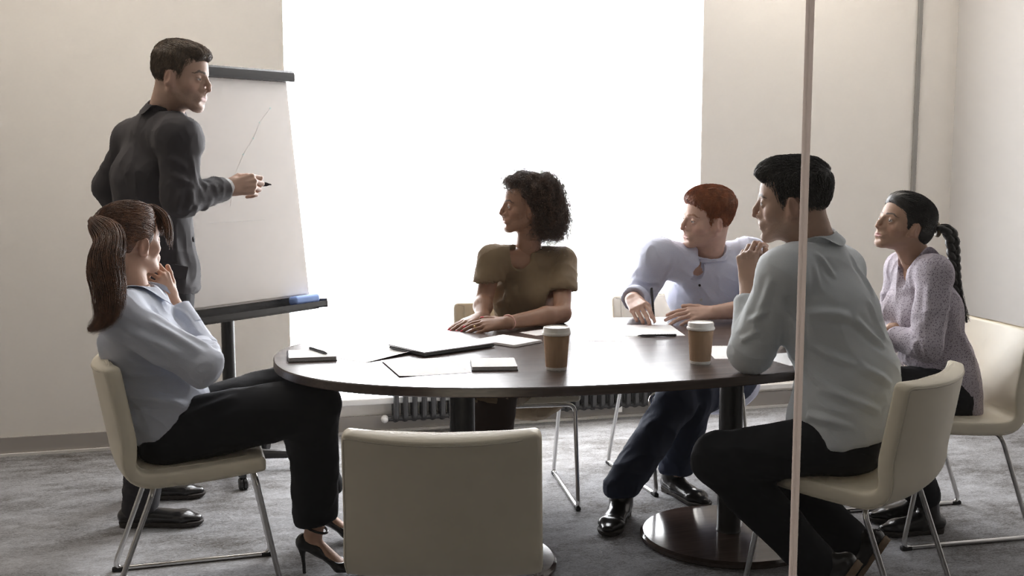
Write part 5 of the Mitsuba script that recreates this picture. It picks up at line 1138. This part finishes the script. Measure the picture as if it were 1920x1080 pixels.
cp = cap([ell((0, -.040, .050), (.078, .085, .072)), ell((0, .01, .080), (.066, .078, .046)), ell((0, -.075, .0), (.060, .050, .060))], PONY, 1.02, bump=.0025, seed=14)
def low_flow(q):
    d = V(0, -.150, .012) - q; d /= np.linalg.norm(d, axis=1, keepdims=True); return d
hair = [in_head(join([cp, comb(cp, 3600, .12, low_flow, lift=.0018, r=.0010, steps=9, seed=17, jit=.08)]), RH, HC, s)]
b0_ = HC + RH @ V(0, -.128, .018) * s
bg = [b0_ + V(.012, .0, .0), V(1.604, 4.120, 1.123), V(1.627, 4.120, 1.058), V(1.632, 4.100, 0.961), V(1.649, 4.090, 0.874), V(1.675, 4.080, 0.786)]
from scipy.interpolate import CubicSpline
t = np.linspace(0, 1, 90); dd = np.r_[0, np.cumsum(np.linalg.norm(np.diff(bg, axis=0), axis=1))]; cc = CubicSpline(dd / dd[-1], bg)(t); rad = np.interp(t, [0, .1, .5, .82, 1], [.012, .019, .015, .008, .003])
for i in range(3):
    ph = 2 * np.pi * i / 3 + t * 2 * np.pi * 4.2
    hair.append(pipe(cc + np.stack([np.sin(ph) * rad * .85, .3 * np.sin(ph) * rad, np.zeros(90)], 1) + np.stack([0 * ph, np.sin(2 * ph) * rad * .5, 0 * ph], 1), rad * .78, 10))
hair.append(tail(bg, lambda q: np.interp(q, [0, .1, .5, .82, 1], [.010, .022, .018, .011, .012]), 160, 40, 19, .006, .0008, .9, .15))
put(p, 'hair', join(hair), 'black_hair', True, label='smooth black hair gathered into a long braid')
bsdf('scrunchie', (.10, .075, .03), .5)
put(p, 'hair_band', moved(trimesh.creation.torus(.020, .0085, major_sections=28, minor_sections=12), basis(V(0, .9, .3), unit(V(.9, .1, .1))), b0_ + V(.022, 0, 0)), 'scrunchie', 40, label='hair band with small gold beads')
SH = trunk(j, .016, True, k=1.0, low=.06)
SH += [(slab((j['pel'] + V(-.0, 0, .13), rr, .140, .112), (j['pel'] + V(.005, 0, -.01), rr, .170, .130)), .03)]
SH += [(cone(j['sl'], j['el'], .062, .056), .022), (cone(j['el'], j['el'] * .15 + j['wl'] * .85, .055, .042), .012), (cone(j['sr'], j['er'], .060, .054), .022), (cone(j['er'], j['er'] * .2 + j['wr'] * .8, .053, .042), .012)]
sh = melt(SH, .006, then=[neckhole(j), lambda c: c.keep(half(j['pel'] + V(.03, 0, -.02), V(-.85, 0, -1)), .02), lambda c: c.cut(cone(j['nek'] + f * .05, j['nek'] + f * .105 + V(0, 0, -.10), .036, .012), .006)])
e, a = j['el'], j['sl']
sh = crease(sh, [(a + V(-.03, -.05, -.04), e + V(-.03, -.05, .08), .012, .008), (a + V(.03, -.06, -.05), e + V(.04, -.05, .06), .012, .007), (e + V(-.05, -.05, .04), e + V(.0, -.05, -.05), .010, .007), (e + V(-.09, -.04, .04), e + V(-.07, -.05, -.04), .010, .006), (j['che'] + V(.08, -.1, -.08), j['pel'] + V(.08, -.11, .12), .016, .007)], .0045, .08, V(0, 0, 1), 2.4, 51)
put(p, 'blouse', sh, 'floral', True, label='lilac blouse with a small dark floral print')
put(p + '__blouse', 'collar', collar(j, (RH, HC, s), sh, f, .0570, .036, .042, .038, .50), 'floral', 40)
TR = [(slab((j['pel'] + V(.01, 0, .05), rr, .162, .122), (j['pel'] + V(.01, 0, -.02), rr, .172, .125)), .03)]
for q in 'rl': TR += [(cone(j['h' + q], j['k' + q], .096, .074), .03), (cone(j['k' + q], j['a' + q] + V(0, 0, .0), .072, .056), .02)]
put(p, 'trousers', crease(melt(TR, .009), (), .004, .09, V(1, 0, 0), 2, 54), 'black_trousers', True, label='black trousers')
shoe(V(j['al'][0], j['al'][1], .085), V(-.97, -.2, 0), .25, .040, key=p, lace=False, label='shiny black flat shoe')
shoe(V(j['ar'][0], j['ar'][1], .085), V(-.97, -.1, 0), .25, .040, key=p, lace=False, label='shiny black flat shoe')
